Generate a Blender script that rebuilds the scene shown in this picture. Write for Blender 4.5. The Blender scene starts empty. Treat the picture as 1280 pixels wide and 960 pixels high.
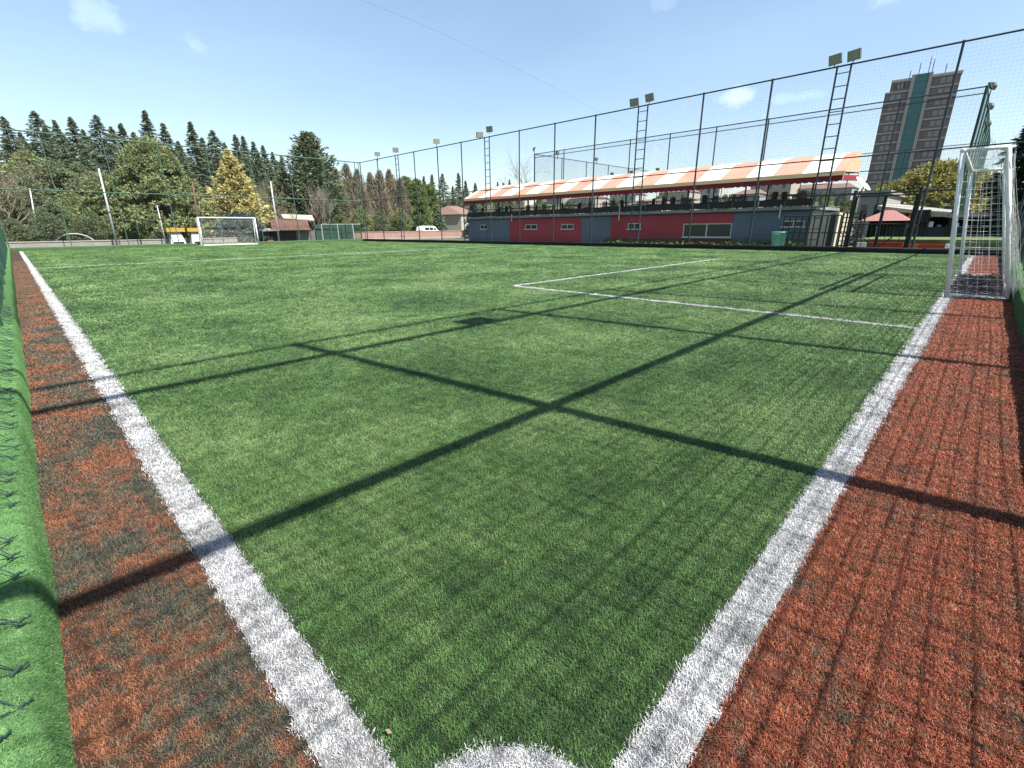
import bpy, math, random
import numpy as np
from mathutils import Vector, Euler
R = math.radians
rng = np.random.default_rng(7)
random.seed(7)
SC = bpy.context.scene
COL = SC.collection

# ------------------------------------------------------------------ camera
S = 1.2                                    # camera height above the turf, metres
CAM = np.array([-0.2807, -0.2998, 1.0]) * S
YAW, PITCH, ROLL, FPX = R(45.548), R(18.515), R(-0.598), 583.2   # focal length in px of a 1280 px wide frame
_f = np.array([math.sin(YAW)*math.cos(PITCH), math.cos(YAW)*math.cos(PITCH), -math.sin(PITCH)])
_r0 = np.array([math.cos(YAW), -math.sin(YAW), 0.0]); _u0 = np.cross(_r0, _f)
_r = math.cos(ROLL)*_r0 + math.sin(ROLL)*_u0
_u = -math.sin(ROLL)*_r0 + math.cos(ROLL)*_u0
cam = bpy.data.cameras.new('camera'); camo = bpy.data.objects.new('camera', cam); COL.objects.link(camo)
cam.sensor_width = 36; cam.lens = FPX/1280*36; cam.clip_start = 0.02; cam.clip_end = 6000
camo.location = CAM
from mathutils import Matrix
camo.rotation_euler = Matrix(((_r[0], _u[0], -_f[0]), (_r[1], _u[1], -_f[1]), (_r[2], _u[2], -_f[2]))).to_euler()
SC.camera = camo

# ------------------------------------------------------------------ sun, sky, exposure
SUN = Vector((0.0925, -0.675, 1.0)).normalized()          # towards the sun (read off the post shadows)
EL = math.asin(SUN.z); AZ = math.atan2(SUN.x, SUN.y)
sun = bpy.data.lights.new('sun', 'SUN'); suno = bpy.data.objects.new('sun', sun); COL.objects.link(suno)
sun.energy = 5.0; sun.angle = R(0.53); sun.color = (1.0, 0.95, 0.87)
suno.rotation_euler = (-SUN).to_track_quat('-Z', 'Y').to_euler()
SC.view_settings.view_transform = 'Standard'; SC.view_settings.look = 'None'
SC.view_settings.exposure = 1.32; SC.view_settings.gamma = 1.0; SC.view_settings.use_curve_mapping = False
W = bpy.data.worlds.new('World'); SC.world = W; W.use_nodes = True

def ray(px, py):
    return _f + _r*(px-640)/FPX - _u*(py-480)/FPX
def gnd(px, py, z=0.0):
    d = ray(px, py); return CAM + d*(z-CAM[2])/d[2]
def onX(px, py, X):
    d = ray(px, py); return CAM + d*(X-CAM[0])/d[0]
def onY(px, py, Y):
    d = ray(px, py); return CAM + d*(Y-CAM[1])/d[1]
def toward(px, py, dist):
    d = ray(px, py); return CAM + d/np.linalg.norm(d)*dist

def build_world():
    nt = W.node_tree; N = nt.nodes; L = nt.links; N.clear()
    out = N.new('ShaderNodeOutputWorld'); bg = N.new('ShaderNodeBackground'); bg.inputs[1].default_value = 0.075
    sky = N.new('ShaderNodeTexSky'); sky.sky_type = 'NISHITA'; sky.sun_disc = False
    sky.sun_elevation = EL; sky.sun_rotation = AZ
    sky.air_density = 1.25; sky.dust_density = 1.0; sky.ozone_density = 1.3; sky.altitude = 800
    L.new(bg.outputs[0], out.inputs[0])
    tc = N.new('ShaderNodeTexCoord')
    nz = N.new('ShaderNodeTexNoise'); nz.inputs['Scale'].default_value = 26; nz.inputs['Detail'].default_value = 6
    nz.inputs['Roughness'].default_value = .62
    L.new(tc.outputs['Generated'], nz.inputs['Vector'])
    def M(op, a, b=None, c=None):
        n = N.new('ShaderNodeMath'); n.operation = op
        for i, v in enumerate((a, b, c)):
            if v is None: continue
            if isinstance(v, (int, float)): n.inputs[i].default_value = v
            else: L.new(v, n.inputs[i])
        return n.outputs[0]
    def dot(v):
        n = N.new('ShaderNodeVectorMath'); n.operation = 'DOT_PRODUCT'
        L.new(tc.outputs['Generated'], n.inputs[0]); n.inputs[1].default_value = tuple(v); return n.outputs['Value']
    tot = None
    for (px, py, a, b, st) in ((130, 24, .050, .036, .36), (240, 52, .034, .030, .28), (922, 121, .050, .020, .62), (1000, 121, .070, .014, .30),
                               (830, 4, .04, .02, .2), (1105, -2, .06, .025, .32)):
        c = ray(px, py); c = c/np.linalg.norm(c)
        rr = np.cross(c, (0, 0, 1)); rr /= np.linalg.norm(rr); uu = np.cross(rr, c)
        u = M('DIVIDE', dot(rr), a); v = M('DIVIDE', dot(uu), b)
        d = M('SQRT', M('ADD', M('MULTIPLY', u, u), M('MULTIPLY', v, v)))
        d = M('ADD', d, M('MULTIPLY', M('SUBTRACT', nz.outputs[0], .5), 1.9))
        m = N.new('ShaderNodeMapRange'); m.interpolation_type = 'SMOOTHSTEP'
        L.new(d, m.inputs[0]); m.inputs[1].default_value = 1.0; m.inputs[2].default_value = .1
        m.inputs[3].default_value = 0; m.inputs[4].default_value = st
        k = M('MULTIPLY', m.outputs[0], M('GREATER_THAN', dot(c), 0))
        tot = k if tot is None else M('MAXIMUM', tot, k)
    # thin high veil over the whole sky, all directions alike
    nv = N.new('ShaderNodeTexNoise'); nv.inputs['Scale'].default_value = 2.2; nv.inputs['Detail'].default_value = 4
    mp = N.new('ShaderNodeMapping'); mp.inputs['Scale'].default_value = (1, 1, 3.5)
    L.new(tc.outputs['Generated'], mp.inputs[0]); L.new(mp.outputs[0], nv.inputs['Vector'])
    veil = M('MULTIPLY', nv.outputs[0], .22)
    tot = M('MAXIMUM', tot, veil)
    mx = N.new('ShaderNodeMix'); mx.data_type = 'RGBA'
    L.new(tot, mx.inputs[0]); L.new(sky.outputs[0], mx.inputs[6]); mx.inputs[7].default_value = (6.0, 7.6, 9.6, 1)
    L.new(mx.outputs[2], bg.inputs[0])
build_world()

# ------------------------------------------------------------------ helpers
def tag(o, label=None, cat=None, group=None, kind=None):
    if label: o['label'] = label
    if cat: o['category'] = cat
    if group: o['group'] = group
    if kind: o['kind'] = kind
    return o
def empty(name, loc=(0, 0, 0), label=None, cat=None, group=None):
    o = bpy.data.objects.new(name, None); COL.objects.link(o); o.location = loc
    o.empty_display_size = .2
    return tag(o, label, cat, group)

class MB:
    def __init__(s): s.v = []; s.f = []
    def add(s, vs, fs):
        n = len(s.v); s.v += [tuple(map(float, v)) for v in vs]; s.f += [tuple(i+n for i in f) for f in fs]; return s
    def box(s, a, b):
        x0, y0, z0 = a; x1, y1, z1 = b
        return s.add([(x0,y0,z0),(x1,y0,z0),(x1,y1,z0),(x0,y1,z0),(x0,y0,z1),(x1,y0,z1),(x1,y1,z1),(x0,y1,z1)],
                     [(3,2,1,0),(4,5,6,7),(0,1,5,4),(1,2,6,5),(2,3,7,6),(3,0,4,7)])
    def tube(s, pts, rad, n=6, caps=True):
        pts = [np.array(p, float) for p in pts]
        if np.isscalar(rad): rad = [rad]*len(pts)
        rings = []; vs = []; fs = []
        for i, p in enumerate(pts):
            d = pts[min(i+1, len(pts)-1)] - pts[max(i-1, 0)]; d = d/(np.linalg.norm(d)+1e-9)
            a = np.cross(d, (0, 0, 1) if abs(d[2]) < .9 else (1, 0, 0)); a /= np.linalg.norm(a); b = np.cross(d, a)
            for k in range(n):
                t = 2*math.pi*(k+.5)/n; vs.append(p + rad[i]*(math.cos(t)*a + math.sin(t)*b))
        for i in range(len(pts)-1):
            for k in range(n):
                k2 = (k+1) % n; fs.append((i*n+k, i*n+k2, (i+1)*n+k2, (i+1)*n+k))
        if caps: fs.append(tuple(range(n-1, -1, -1))); fs.append(tuple(range((len(pts)-1)*n, len(pts)*n)))
        return s.add(vs, fs)
    def prism(s, prof, y0, y1, axis='y'):
        # profile of (a, z) points swept along an axis
        n = len(prof); P = (lambda a, t, z: (a, t, z)) if axis == 'y' else (lambda a, t, z: (t, a, z))
        vs = [P(a, y0, z) for a, z in prof] + [P(a, y1, z) for a, z in prof]
        fs = [(i, (i+1) % n, n+(i+1) % n, n+i) for i in range(n)] + [tuple(range(n-1, -1, -1)), tuple(range(n, 2*n))]
        return s.add(vs, fs)
    def mesh(s, name, m, smooth=False):
        me = bpy.data.meshes.new(name); me.from_pydata(s.v, [], s.f); me.validate(); me.update()
        if m: me.materials.append(m)
        if smooth: me.polygons.foreach_set('use_smooth', [True]*len(me.polygons))
        return me
    def build(s, name, m, parent=None, smooth=False, kind=None):
        # vertices are in the parent's space
        o = bpy.data.objects.new(name, s.mesh(name, m, smooth)); COL.objects.link(o)
        if parent: o.parent = parent
        if kind: o['kind'] = kind
        return o
def quadmesh(name, V, m, nper=4):
    """V: (n, nper, 3) array of loose polygons, built fast"""
    n = len(V); me = bpy.data.meshes.new(name)
    me.vertices.add(n*nper); me.vertices.foreach_set('co', V.reshape(-1).astype('f'))
    me.loops.add(n*nper); me.loops.foreach_set('vertex_index', np.arange(n*nper, dtype='i'))
    me.polygons.add(n); me.polygons.foreach_set('loop_start', np.arange(0, n*nper, nper, dtype='i'))
    me.update(calc_edges=True); me.validate()
    if m: me.materials.append(m)
    return me
def obj(name, me, parent=None, kind=None, loc=None):
    o = bpy.data.objects.new(name, me); COL.objects.link(o)
    if parent: o.parent = parent
    if kind: o['kind'] = kind
    if loc is not None: o.location = loc
    return o
def copy_tree(o, parent=None):
    c = o.copy(); COL.objects.link(c); c.parent = parent
    for ch in list(o.children): copy_tree(ch, c)
    return c

# ------------------------------------------------------------------ materials
MATS = {}
ALB = .60                                # overall albedo level of the place
def mat(name, col, rough=.7, metal=0, spec=.4, noise=0, nscale=8, bump=0, bscale=60, col2=None, random_island=0, trans=0, detail=4):
    m = bpy.data.materials.new(name); m.use_nodes = True; nt = m.node_tree; N = nt.nodes; L = nt.links
    b = N['Principled BSDF']; b.inputs['Roughness'].default_value = rough; b.inputs['Metallic'].default_value = metal
    b.inputs['Specular IOR Level'].default_value = spec
    col = tuple(x*ALB for x in col); col2 = tuple(x*ALB for x in col2) if col2 else None
    c = tuple(col)+(1,); b.inputs['Base Color'].default_value = c
    src = None
    if noise or col2:
        tc = N.new('ShaderNodeNewGeometry'); nz = N.new('ShaderNodeTexNoise'); nz.inputs['Scale'].default_value = nscale
        nz.inputs['Detail'].default_value = detail; nz.inputs['Roughness'].default_value = .65
        L.new(tc.outputs['Position'], nz.inputs['Vector'])
        rp = N.new('ShaderNodeMapRange'); L.new(nz.outputs[0], rp.inputs[0]); rp.inputs[1].default_value = .32; rp.inputs[2].default_value = .68
        mx = N.new('ShaderNodeMix'); mx.data_type = 'RGBA'; L.new(rp.outputs[0], mx.inputs[0])
        c2 = tuple(col2)+(1,) if col2 else tuple(x*(1-noise) for x in col)+(1,)
        mx.inputs[6].default_value = c2; mx.inputs[7].default_value = c
        src = mx.outputs[2]
    if random_island:
        g = N.new('ShaderNodeNewGeometry'); mr = N.new('ShaderNodeMapRange')
        L.new(g.outputs['Random Per Island'], mr.inputs[0]); mr.inputs[3].default_value = 1-random_island; mr.inputs[4].default_value = 1+random_island
        vm = N.new('ShaderNodeVectorMath'); vm.operation = 'SCALE'; L.new(mr.outputs[0], vm.inputs['Scale'])
        if src: L.new(src, vm.inputs[0])
        else: vm.inputs[0].default_value = tuple(col)
        src = vm.outputs[0]
    if src: L.new(src, b.inputs['Base Color'])
    if bump:
        g2 = N.new('ShaderNodeNewGeometry'); n2 = N.new('ShaderNodeTexNoise'); n2.inputs['Scale'].default_value = bscale; n2.inputs['Detail'].default_value = 5
        L.new(g2.outputs['Position'], n2.inputs['Vector'])
        bp = N.new('ShaderNodeBump'); bp.inputs['Strength'].default_value = bump; bp.inputs['Distance'].default_value = .02
        L.new(n2.outputs[0], bp.inputs['Height']); L.new(bp.outputs[0], b.inputs['Normal'])
    if trans:
        t = N.new('ShaderNodeBsdfTranslucent'); ms = N.new('ShaderNodeMixShader'); ms.inputs[0].default_value = trans
        if src: L.new(src, t.inputs[0])
        else: t.inputs[0].default_value = c
        L.new(b.outputs[0], ms.inputs[1]); L.new(t.outputs[0], ms.inputs[2]); L.new(ms.outputs[0], N['Material Output'].inputs[0])
    MATS[name] = m
    return m

def turf_mat(name, stops, nscale, var=.35, rough=.55, patch=None, trans=.12, grain=0, mixf=.3):
    """blade / backing colour: several noises over world position, plus a random value per tuft"""
    m = bpy.data.materials.new(name); m.use_nodes = True; nt = m.node_tree; N = nt.nodes; L = nt.links
    b = N['Principled BSDF']; b.inputs['Roughness'].default_value = rough; b.inputs['Specular IOR Level'].default_value = .35
    g = N.new('ShaderNodeNewGeometry')
    def noise(sc, det=3, stretch=None):
        n = N.new('ShaderNodeTexNoise'); n.inputs['Scale'].default_value = sc; n.inputs['Detail'].default_value = det
        n.inputs['Roughness'].default_value = .6
        if stretch:
            mp = N.new('ShaderNodeMapping'); mp.inputs['Scale'].default_value = stretch; L.new(g.outputs['Position'], mp.inputs[0]); L.new(mp.outputs[0], n.inputs['Vector'])
        else: L.new(g.outputs['Position'], n.inputs['Vector'])
        return n.outputs[0]
    a = noise(nscale, 6, patch); c = noise(nscale*9, 2)
    mx = N.new('ShaderNodeMix'); mx.data_type = 'FLOAT'; mx.inputs[0].default_value = mixf
    L.new(a, mx.inputs[2]); L.new(c, mx.inputs[3])
    cr = N.new('ShaderNodeValToRGB'); L.new(mx.outputs[0], cr.inputs[0])
    while len(cr.color_ramp.elements) < len(stops): cr.color_ramp.elements.new(.5)
    for e, (p, col) in zip(cr.color_ramp.elements, stops): e.position = p; e.color = tuple(x*ALB for x in col)+(1,)
    oi = N.new('ShaderNodeObjectInfo')
    ad = N.new('ShaderNodeMath'); ad.operation = 'ADD'; L.new(oi.outputs['Random'], ad.inputs[0]); L.new(g.outputs['Random Per Island'], ad.inputs[1])
    mr = N.new('ShaderNodeMapRange'); L.new(ad.outputs[0], mr.inputs[0]); mr.inputs[2].default_value = 2
    mr.inputs[3].default_value = 1-var; mr.inputs[4].default_value = 1+var
    vm = N.new('ShaderNodeVectorMath'); vm.operation = 'SCALE'; L.new(cr.outputs[0], vm.inputs[0]); L.new(mr.outputs[0], vm.inputs['Scale'])
    if grain:
        gn = N.new('ShaderNodeTexNoise'); gn.inputs['Scale'].default_value = 420; gn.inputs['Detail'].default_value = 2; L.new(g.outputs['Position'], gn.inputs['Vector'])
        gm = N.new('ShaderNodeMapRange'); L.new(gn.outputs[0], gm.inputs[0]); gm.inputs[1].default_value = .35; gm.inputs[2].default_value = .68; gm.inputs[3].default_value = 1-grain; gm.inputs[4].default_value = 1+grain
        v2 = N.new('ShaderNodeVectorMath'); v2.operation = 'SCALE'; L.new(vm.outputs[0], v2.inputs[0]); L.new(gm.outputs[0], v2.inputs['Scale']); vm = v2
        bp = N.new('ShaderNodeBump'); bp.inputs['Distance'].default_value = .004; L.new(gn.outputs[0], bp.inputs['Height']); L.new(bp.outputs[0], b.inputs['Normal'])
    L.new(vm.outputs[0], b.inputs['Base Color'])
    if trans:
        t = N.new('ShaderNodeBsdfTranslucent'); L.new(vm.outputs[0], t.inputs[0])
        ms = N.new('ShaderNodeMixShader'); ms.inputs[0].default_value = trans
        L.new(b.outputs[0], ms.inputs[1]); L.new(t.outputs[0], ms.inputs[2]); L.new(ms.outputs[0], N['Material Output'].inputs[0])
    return m

GREEN = [(.37, (.062, .148, .042)), (.48, (.130, .262, .074)), (.60, (.260, .410, .146))]
RED_A = [(.41, (.115, .125, .090)), (.475, (.200, .160, .105)), (.53, (.320, .150, .085)), (.64, (.480, .185, .090))]
RED_B = [(.37, (.220, .150, .095)), (.45, (.390, .145, .078)), (.54, (.510, .132, .064)), (.64, (.500, .250, .140))]
WHITE = [(.36, (.46, .47, .47)), (.48, (.88, .89, .90)), (.62, (1.12, 1.13, 1.15))]
M_green = turf_mat('turf_green', GREEN, .55, var=.5); M_red_a = turf_mat('turf_red_worn', RED_A, 2.4, var=.6, mixf=.36)
M_red_b = turf_mat('turf_red', RED_B, 3.6, var=.6, mixf=.5); M_white = turf_mat('turf_white', WHITE, 5, var=.3, trans=.15)
dk = lambda st, k: [(p, tuple(x*k for x in c)) for p, c in st]
M_green_b = turf_mat('turf_green_backing', dk(GREEN, .28), .55, var=.0, rough=.9, trans=0, grain=.7)
M_red_a_b = turf_mat('turf_red_worn_backing', dk(RED_A, .26), 2.4, var=0, rough=.95, trans=0, grain=.7, mixf=.36)
M_red_b_b = turf_mat('turf_red_backing', dk(RED_B, .26), 3.6, var=0, rough=.95, trans=0, grain=.7, mixf=.5)
M_white_b = turf_mat('turf_white_backing', dk(WHITE, .30), 5, var=0, rough=.95, trans=0, grain=.5)
M_kerb = mat('kerb_carpet', (.190, .420, .145), 1.0, spec=.1, noise=.5, nscale=95, bump=1.0, bscale=520, detail=8)
M_ground = mat('earth', (.150, .140, .085), .95, col2=(.085, .110, .045), nscale=.12, bump=.3, bscale=3)
M_steel = mat('painted_steel', (.035, .060, .066), .5, spec=.5, noise=.3, nscale=3)
M_green_steel = mat('green_steel', (.040, .120, .075), .55, noise=.3, nscale=2)
M_net = mat('green_twine', (.030, .075, .060), .8)
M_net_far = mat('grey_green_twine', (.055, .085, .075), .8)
M_white_paint = mat('white_paint', (1.25, 1.26, 1.23), .4, noise=.12, nscale=6)
M_white_net = mat('white_twine', (1.15, 1.16, 1.12), .8)
M_black = mat('black_steel', (.018, .020, .021), .5)
M_conc = mat('concrete', (.42, .41, .37), .9, noise=.25, nscale=1.4, bump=.3, bscale=14)

# ------------------------------------------------------------------ terrain and pitch surfaces
PW, PL, LW = 25.4, 46.6, .118         # pitch width, length, line width
KX0, KX1, KY0, KY1 = -.528, 26.0, -.847, 47.6     # kerb faces
FX0, FX1, FY0, FY1 = -.66, 26.7, -1.09, 48.0      # fence planes
def sm(t): t = np.clip(t, 0, 1); return t*t*(3-2*t)
def terrain(x, y):
    z = -.03 + 0*x
    z = z + 6.5*sm((y-56)/42)*sm((75-x)/45) + 9*sm((y-95)/120)
    z = z + 11.0*sm((x-95)/130)
    z = z + .25*np.sin(x*.21)*np.sin(y*.17)*sm((np.maximum(y-58, x-80))/25)
    return z
def build_ground():
    c = np.concatenate([[-900, -600, -400, -250, -180], np.arange(-150, 301, 6.0), [340, 420, 600, 900]])
    X, Y = np.meshgrid(c, c, indexing='ij'); Z = terrain(X, Y)
    V = np.stack([X, Y, Z], -1).reshape(-1, 3); n = len(c)
    I = np.arange(n*n).reshape(n, n)
    F = np.stack([I[:-1, :-1], I[1:, :-1], I[1:, 1:], I[:-1, 1:]], -1).reshape(-1, 4)
    me = bpy.data.meshes.new('ground'); me.from_pydata(V.tolist(), [], F.tolist()); me.update(); me.materials.append(M_ground)
    me.polygons.foreach_set('use_smooth', [True]*len(me.polygons))
    obj('ground', me, kind='structure')
build_ground()
def sheet(name, x0, x1, y0, y1, z, m):
    o = MB().add([(x0, y0, z), (x1, y0, z), (x1, y1, z), (x0, y1, z)], [(0, 1, 2, 3)]).build(name, m, kind='structure'); return o
sheet('pitch_turf', 0, PW, 0, PL, 0, M_green_b)
sheet('red_turf_strip', KX0-.1, -LW, KY0-.1, KY1+.1, 0, M_red_a_b)
sheet('red_turf_strip', -LW, KX1+.1, KY0-.1, -LW, 0, M_red_b_b)
sheet('green_turf_strip', PW+LW, KX1+.1, -LW, KY1+.1, 0, M_green_b)
sheet('green_turf_strip', -LW, PW+LW, PL+LW, KY1+.1, 0, M_green_b)
BX0, BX1, BY = 7.08, PW-7.08, 6.8; LN = .10
sheet('touchline', -LW, 0, -LW, PL+LW, .004, M_white_b)
sheet('touchline', PW, PW+LW, -LW, PL+LW, .004, M_white_b)
sheet('goal_line', 0, PW, -LW, 0, .004, M_white_b)
sheet('goal_line', 0, PW, PL, PL+LW, .004, M_white_b)
sheet('halfway_line', 0, PW, 23.43, 23.57, .004, M_white_b)
for y0, y1, yb in ((0, BY, BY), (PL-BY, PL, PL-BY)):
    sheet('box_line', BX0-LN, BX0, y0, y1, .004, M_white_b); sheet('box_line', BX1, BX1+LN, y0, y1, .004, M_white_b)
    sheet('box_line', BX0, BX1, yb-LN/2, yb+LN/2, .004, M_white_b)
AR0, AR1 = .19, .305
def arc():
    n = 16; t = np.linspace(0, math.pi/2, n+1)
    v = [(AR0*math.cos(a), AR0*math.sin(a), .004) for a in t] + [(AR1*math.cos(a), AR1*math.sin(a), .004) for a in t]
    MB().add(v, [(i, i+n+1, i+n+2, i+1) for i in range(n)]).build('corner_arc', M_white_b, kind='structure')
arc()

# turf-covered kerbs all round (rounded, nearly vertical face)
KH = .225
prof_in = [(0, -.05), (0, .03), (-.003, .12), (-.008, .175), (-.020, .205), (-.042, .221), (-.09, KH), (-.30, KH), (-.34, .10), (-.36, -.05)]
M_kerb_far = mat('faded_kerb_carpet', (.085, .165, .060), .9, noise=.35, nscale=4, bump=.5, bscale=200)
M_kerb_dark = mat('shaded_kerb', (.014, .022, .014), .9, noise=.3, nscale=4)  # shade on the stand-side turf kerb, put into a near-black base colour
def kerb(face, sgn, t0, t1, axis, m=M_kerb):
    pr = [(face + sgn*a, z) for a, z in prof_in]
    nseg = int((t1-t0)/.35); mb = MB(); n = len(pr)
    P = (lambda a, t, z: (a, t, z)) if axis == 'y' else (lambda a, t, z: (t, a, z))
    vs = []; fs = []
    for i in range(nseg+1):
        t = t0 + (t1-t0)*i/nseg; w = .005*math.sin(t*1.7+face)+.004*math.sin(t*4.3)
        for j, (a, z) in enumerate(pr): vs.append(P(a + (w*sgn if 0 < j < 8 else 0), t, z*(1+.03*math.sin(t*2.3+1)) if z > 0 else z))
    for i in range(nseg):
        for j in range(n-1): fs.append((i*n+j, i*n+j+1, (i+1)*n+j+1, (i+1)*n+j))
    fs += [tuple(range(n)), tuple(range(nseg*n+n-1, nseg*n-1, -1))]
    return mb.add(vs, fs).build('turf_kerb', m, smooth=True, kind='structure')
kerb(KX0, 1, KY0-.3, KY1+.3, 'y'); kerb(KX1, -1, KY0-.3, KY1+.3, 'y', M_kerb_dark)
kerb(KY0, 1, KX0-.02, KX1+.02, 'x'); kerb(KY1, -1, KX0-.02, KX1+.02, 'x', M_kerb_far)

# ------------------------------------------------------------------ turf blades (instanced tufts)
def tuft(seed, m, nb=15, rad=.019, l0=.007, l1=.0135, w=.00125, lay=1.0):
    r = np.random.default_rng(seed); vs = []; fs = []
    for i in range(nb):
        a = r.uniform(0, 2*math.pi); q = rad*math.sqrt(r.uniform()); bx, by = q*math.cos(a), q*math.sin(a)
        h = r.uniform(0, 2*math.pi); dx, dy = math.cos(h), math.sin(h); ln = r.uniform(l0, l1); tilt = r.uniform(.35, 1.15)*lay
        sx, sy = -dy*w/2, dx*w/2
        m1 = (bx+dx*ln*.45*math.sin(tilt*.6), by+dy*ln*.45*math.sin(tilt*.6), ln*.5*math.cos(tilt*.6))
        tp = (m1[0]+dx*ln*.55*math.sin(tilt*1.25), m1[1]+dy*ln*.55*math.sin(tilt*1.25), m1[2]+ln*.5*math.cos(min(1.5, tilt*1.25)))
        n = len(vs)
        vs += [(bx-sx, by-sy, -.003), (bx+sx, by+sy, -.003), (m1[0]+sx, m1[1]+sy, m1[2]), (m1[0]-sx, m1[1]-sy, m1[2]), (tp[0]+sx*.4, tp[1]+sy*.4, tp[2]), (tp[0]-sx*.4, tp[1]-sy*.4, tp[2])]
        fs += [(n, n+1, n+2, n+3), (n+3, n+2, n+4, n+5)]
    me = bpy.data.meshes.new('tuft'); me.from_pydata(vs, [], fs); me.update(); me.materials.append(m)
    return bpy.data.objects.new('tuft', me)
def scatter(name, pts, scl, m, label, cat, **kw):
    n = len(pts); me = bpy.data.meshes.new(name); me.vertices.add(n); me.vertices.foreach_set('co', pts.astype('f').reshape(-1))
    rot = np.zeros((n, 3), 'f'); rot[:, 2] = rng.uniform(0, 6.283, n); rot[:, 0] = rng.normal(0, .12, n); rot[:, 1] = rng.normal(0, .12, n)
    at = me.attributes.new('rot', 'FLOAT_VECTOR', 'POINT'); at.data.foreach_set('vector', rot.reshape(-1))
    at = me.attributes.new('scl', 'FLOAT_VECTOR', 'POINT'); at.data.foreach_set('vector', scl.astype('f').reshape(-1))
    me.materials.append(m)
    o = obj(name, me, kind='stuff'); tag(o, label, cat)
    ng = bpy.data.node_groups.new(name, 'GeometryNodeTree')
    ng.interface.new_socket('Geometry', in_out='INPUT', socket_type='NodeSocketGeometry')
    ng.interface.new_socket('Geometry', in_out='OUTPUT', socket_type='NodeSocketGeometry')
    N = ng.nodes; L = ng.links; gi = N.new('NodeGroupInput'); go = N.new('NodeGroupOutput')
    ip = N.new('GeometryNodeInstanceOnPoints'); g2 = N.new('GeometryNodeGeometryToInstance')
    for k in range(5):
        oi = N.new('GeometryNodeObjectInfo'); oi.inputs[0].default_value = tuft(100+k, m, **kw); L.new(oi.outputs['Geometry'], g2.inputs[0])
    ip.inputs['Pick Instance'].default_value = True
    for nm, sk in (('rot', 'Rotation'), ('scl', 'Scale')):
        na = N.new('GeometryNodeInputNamedAttribute'); na.data_type = 'FLOAT_VECTOR'; na.inputs[0].default_value = nm; L.new(na.outputs[0], ip.inputs[sk])
    L.new(gi.outputs[0], ip.inputs['Points']); L.new(g2.outputs[0], ip.inputs['Instance']); L.new(ip.outputs[0], go.inputs[0])
    md = o.modifiers.new('scatter', 'NODES'); md.node_group = ng
    return o
def sample(x0, x1, y0, y1, dens0, dnear=2.1, dmax=60, smax=8.0, keep=None):
    """points with density falling with the distance from the corner, tufts widening to match"""
    out = []; sc = []
    step = .5
    xs = np.arange(x0, x1, step); ys = np.arange(y0, y1, step)
    for a in xs:
        for b in ys:
            a1, b1 = min(a+step, x1), min(b+step, y1); cx, cy = (a+a1)/2, (b+b1)/2
            d = math.hypot(cx-CAM[0], cy-CAM[1])
            if d > dmax: continue
            k = min(max(1, d/dnear), smax); n = rng.poisson(dens0*(a1-a)*(b1-b)/k**2*(1 if d < dmax*.75 else (dmax-d)/(dmax*.25)))
            if not n: continue
            p = np.stack([rng.uniform(a, a1, n), rng.uniform(b, b1, n), np.full(n, .002)], -1); out.append(p); sc.append(np.full(n, k))
    if not out: return np.zeros((0, 3)), np.zeros((0, 3))
    p = np.concatenate(out); k = np.concatenate(sc)*rng.uniform(.85, 1.15, len(p))
    s = np.stack([k, k, 1+.07*(k-1)], -1)*1.0
    if keep is not None:
        q = keep(p, k); p, s = p[q], s[q]
    return p, s
inarc = lambda p: (np.hypot(p[:, 0], p[:, 1]) > AR0) & (np.hypot(p[:, 0], p[:, 1]) < AR1)
inhalf = lambda p: np.abs(p[:, 1]-23.5) < .20
inbox = lambda p: (((np.abs(p[:, 0]-BX0+LN/2) < LN/2+.03) | (np.abs(p[:, 0]-BX1-LN/2) < LN/2+.03)) & (p[:, 1] < BY)) | ((np.abs(p[:, 1]-BY) < LN/2+.06) & (p[:, 0] > BX0) & (p[:, 0] < BX1))
p, s_ = sample(0, PW, 0, PL, 5600, keep=lambda p, k: ~inarc(p) & ~inbox(p) & ~inhalf(p) & (p[:, 0] > .014*k) & (p[:, 1] > .014*k))
scatter('turf_grass', p, s_, M_green, 'short green artificial grass of the football pitch', 'grass')
pw = [sample(-LW, 0, -LW, PL, 6200, smax=2.2), sample(0, 24, -LW, 0, 6200, smax=2.2), sample(0, .5, 0, .5, 6200, keep=lambda p, k: inarc(p)),
      sample(0, PW, 23.42, 23.58, 5000, smax=3),
      sample(BX0-LN, BX0, 0, BY, 5000, smax=2.2), sample(BX0, BX1, BY-LN/2, BY+LN/2, 5000, smax=2.2)]
scatter('line_grass', np.concatenate([a for a, b in pw]), np.concatenate([b for a, b in pw]), M_white, 'white artificial grass of the pitch markings', 'grass', l0=.007, l1=.0135, w=.00135)
p, s_ = sample(KX0, -LW, KY0, 30, 5600, smax=3, keep=lambda p, k: p[:, 0] < -LW-.012*k)
scatter('worn_red_grass', p, s_, M_red_a, 'worn red artificial grass with dark patches beside the green kerb', 'grass', lay=1.25)
p, s_ = sample(-LW, 24, KY0, -LW, 5600, smax=3, keep=lambda p, k: p[:, 1] < -LW-.012*k)
scatter('red_grass', p, s_, M_red_b, 'brick red artificial grass behind the goal line', 'grass')
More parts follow.
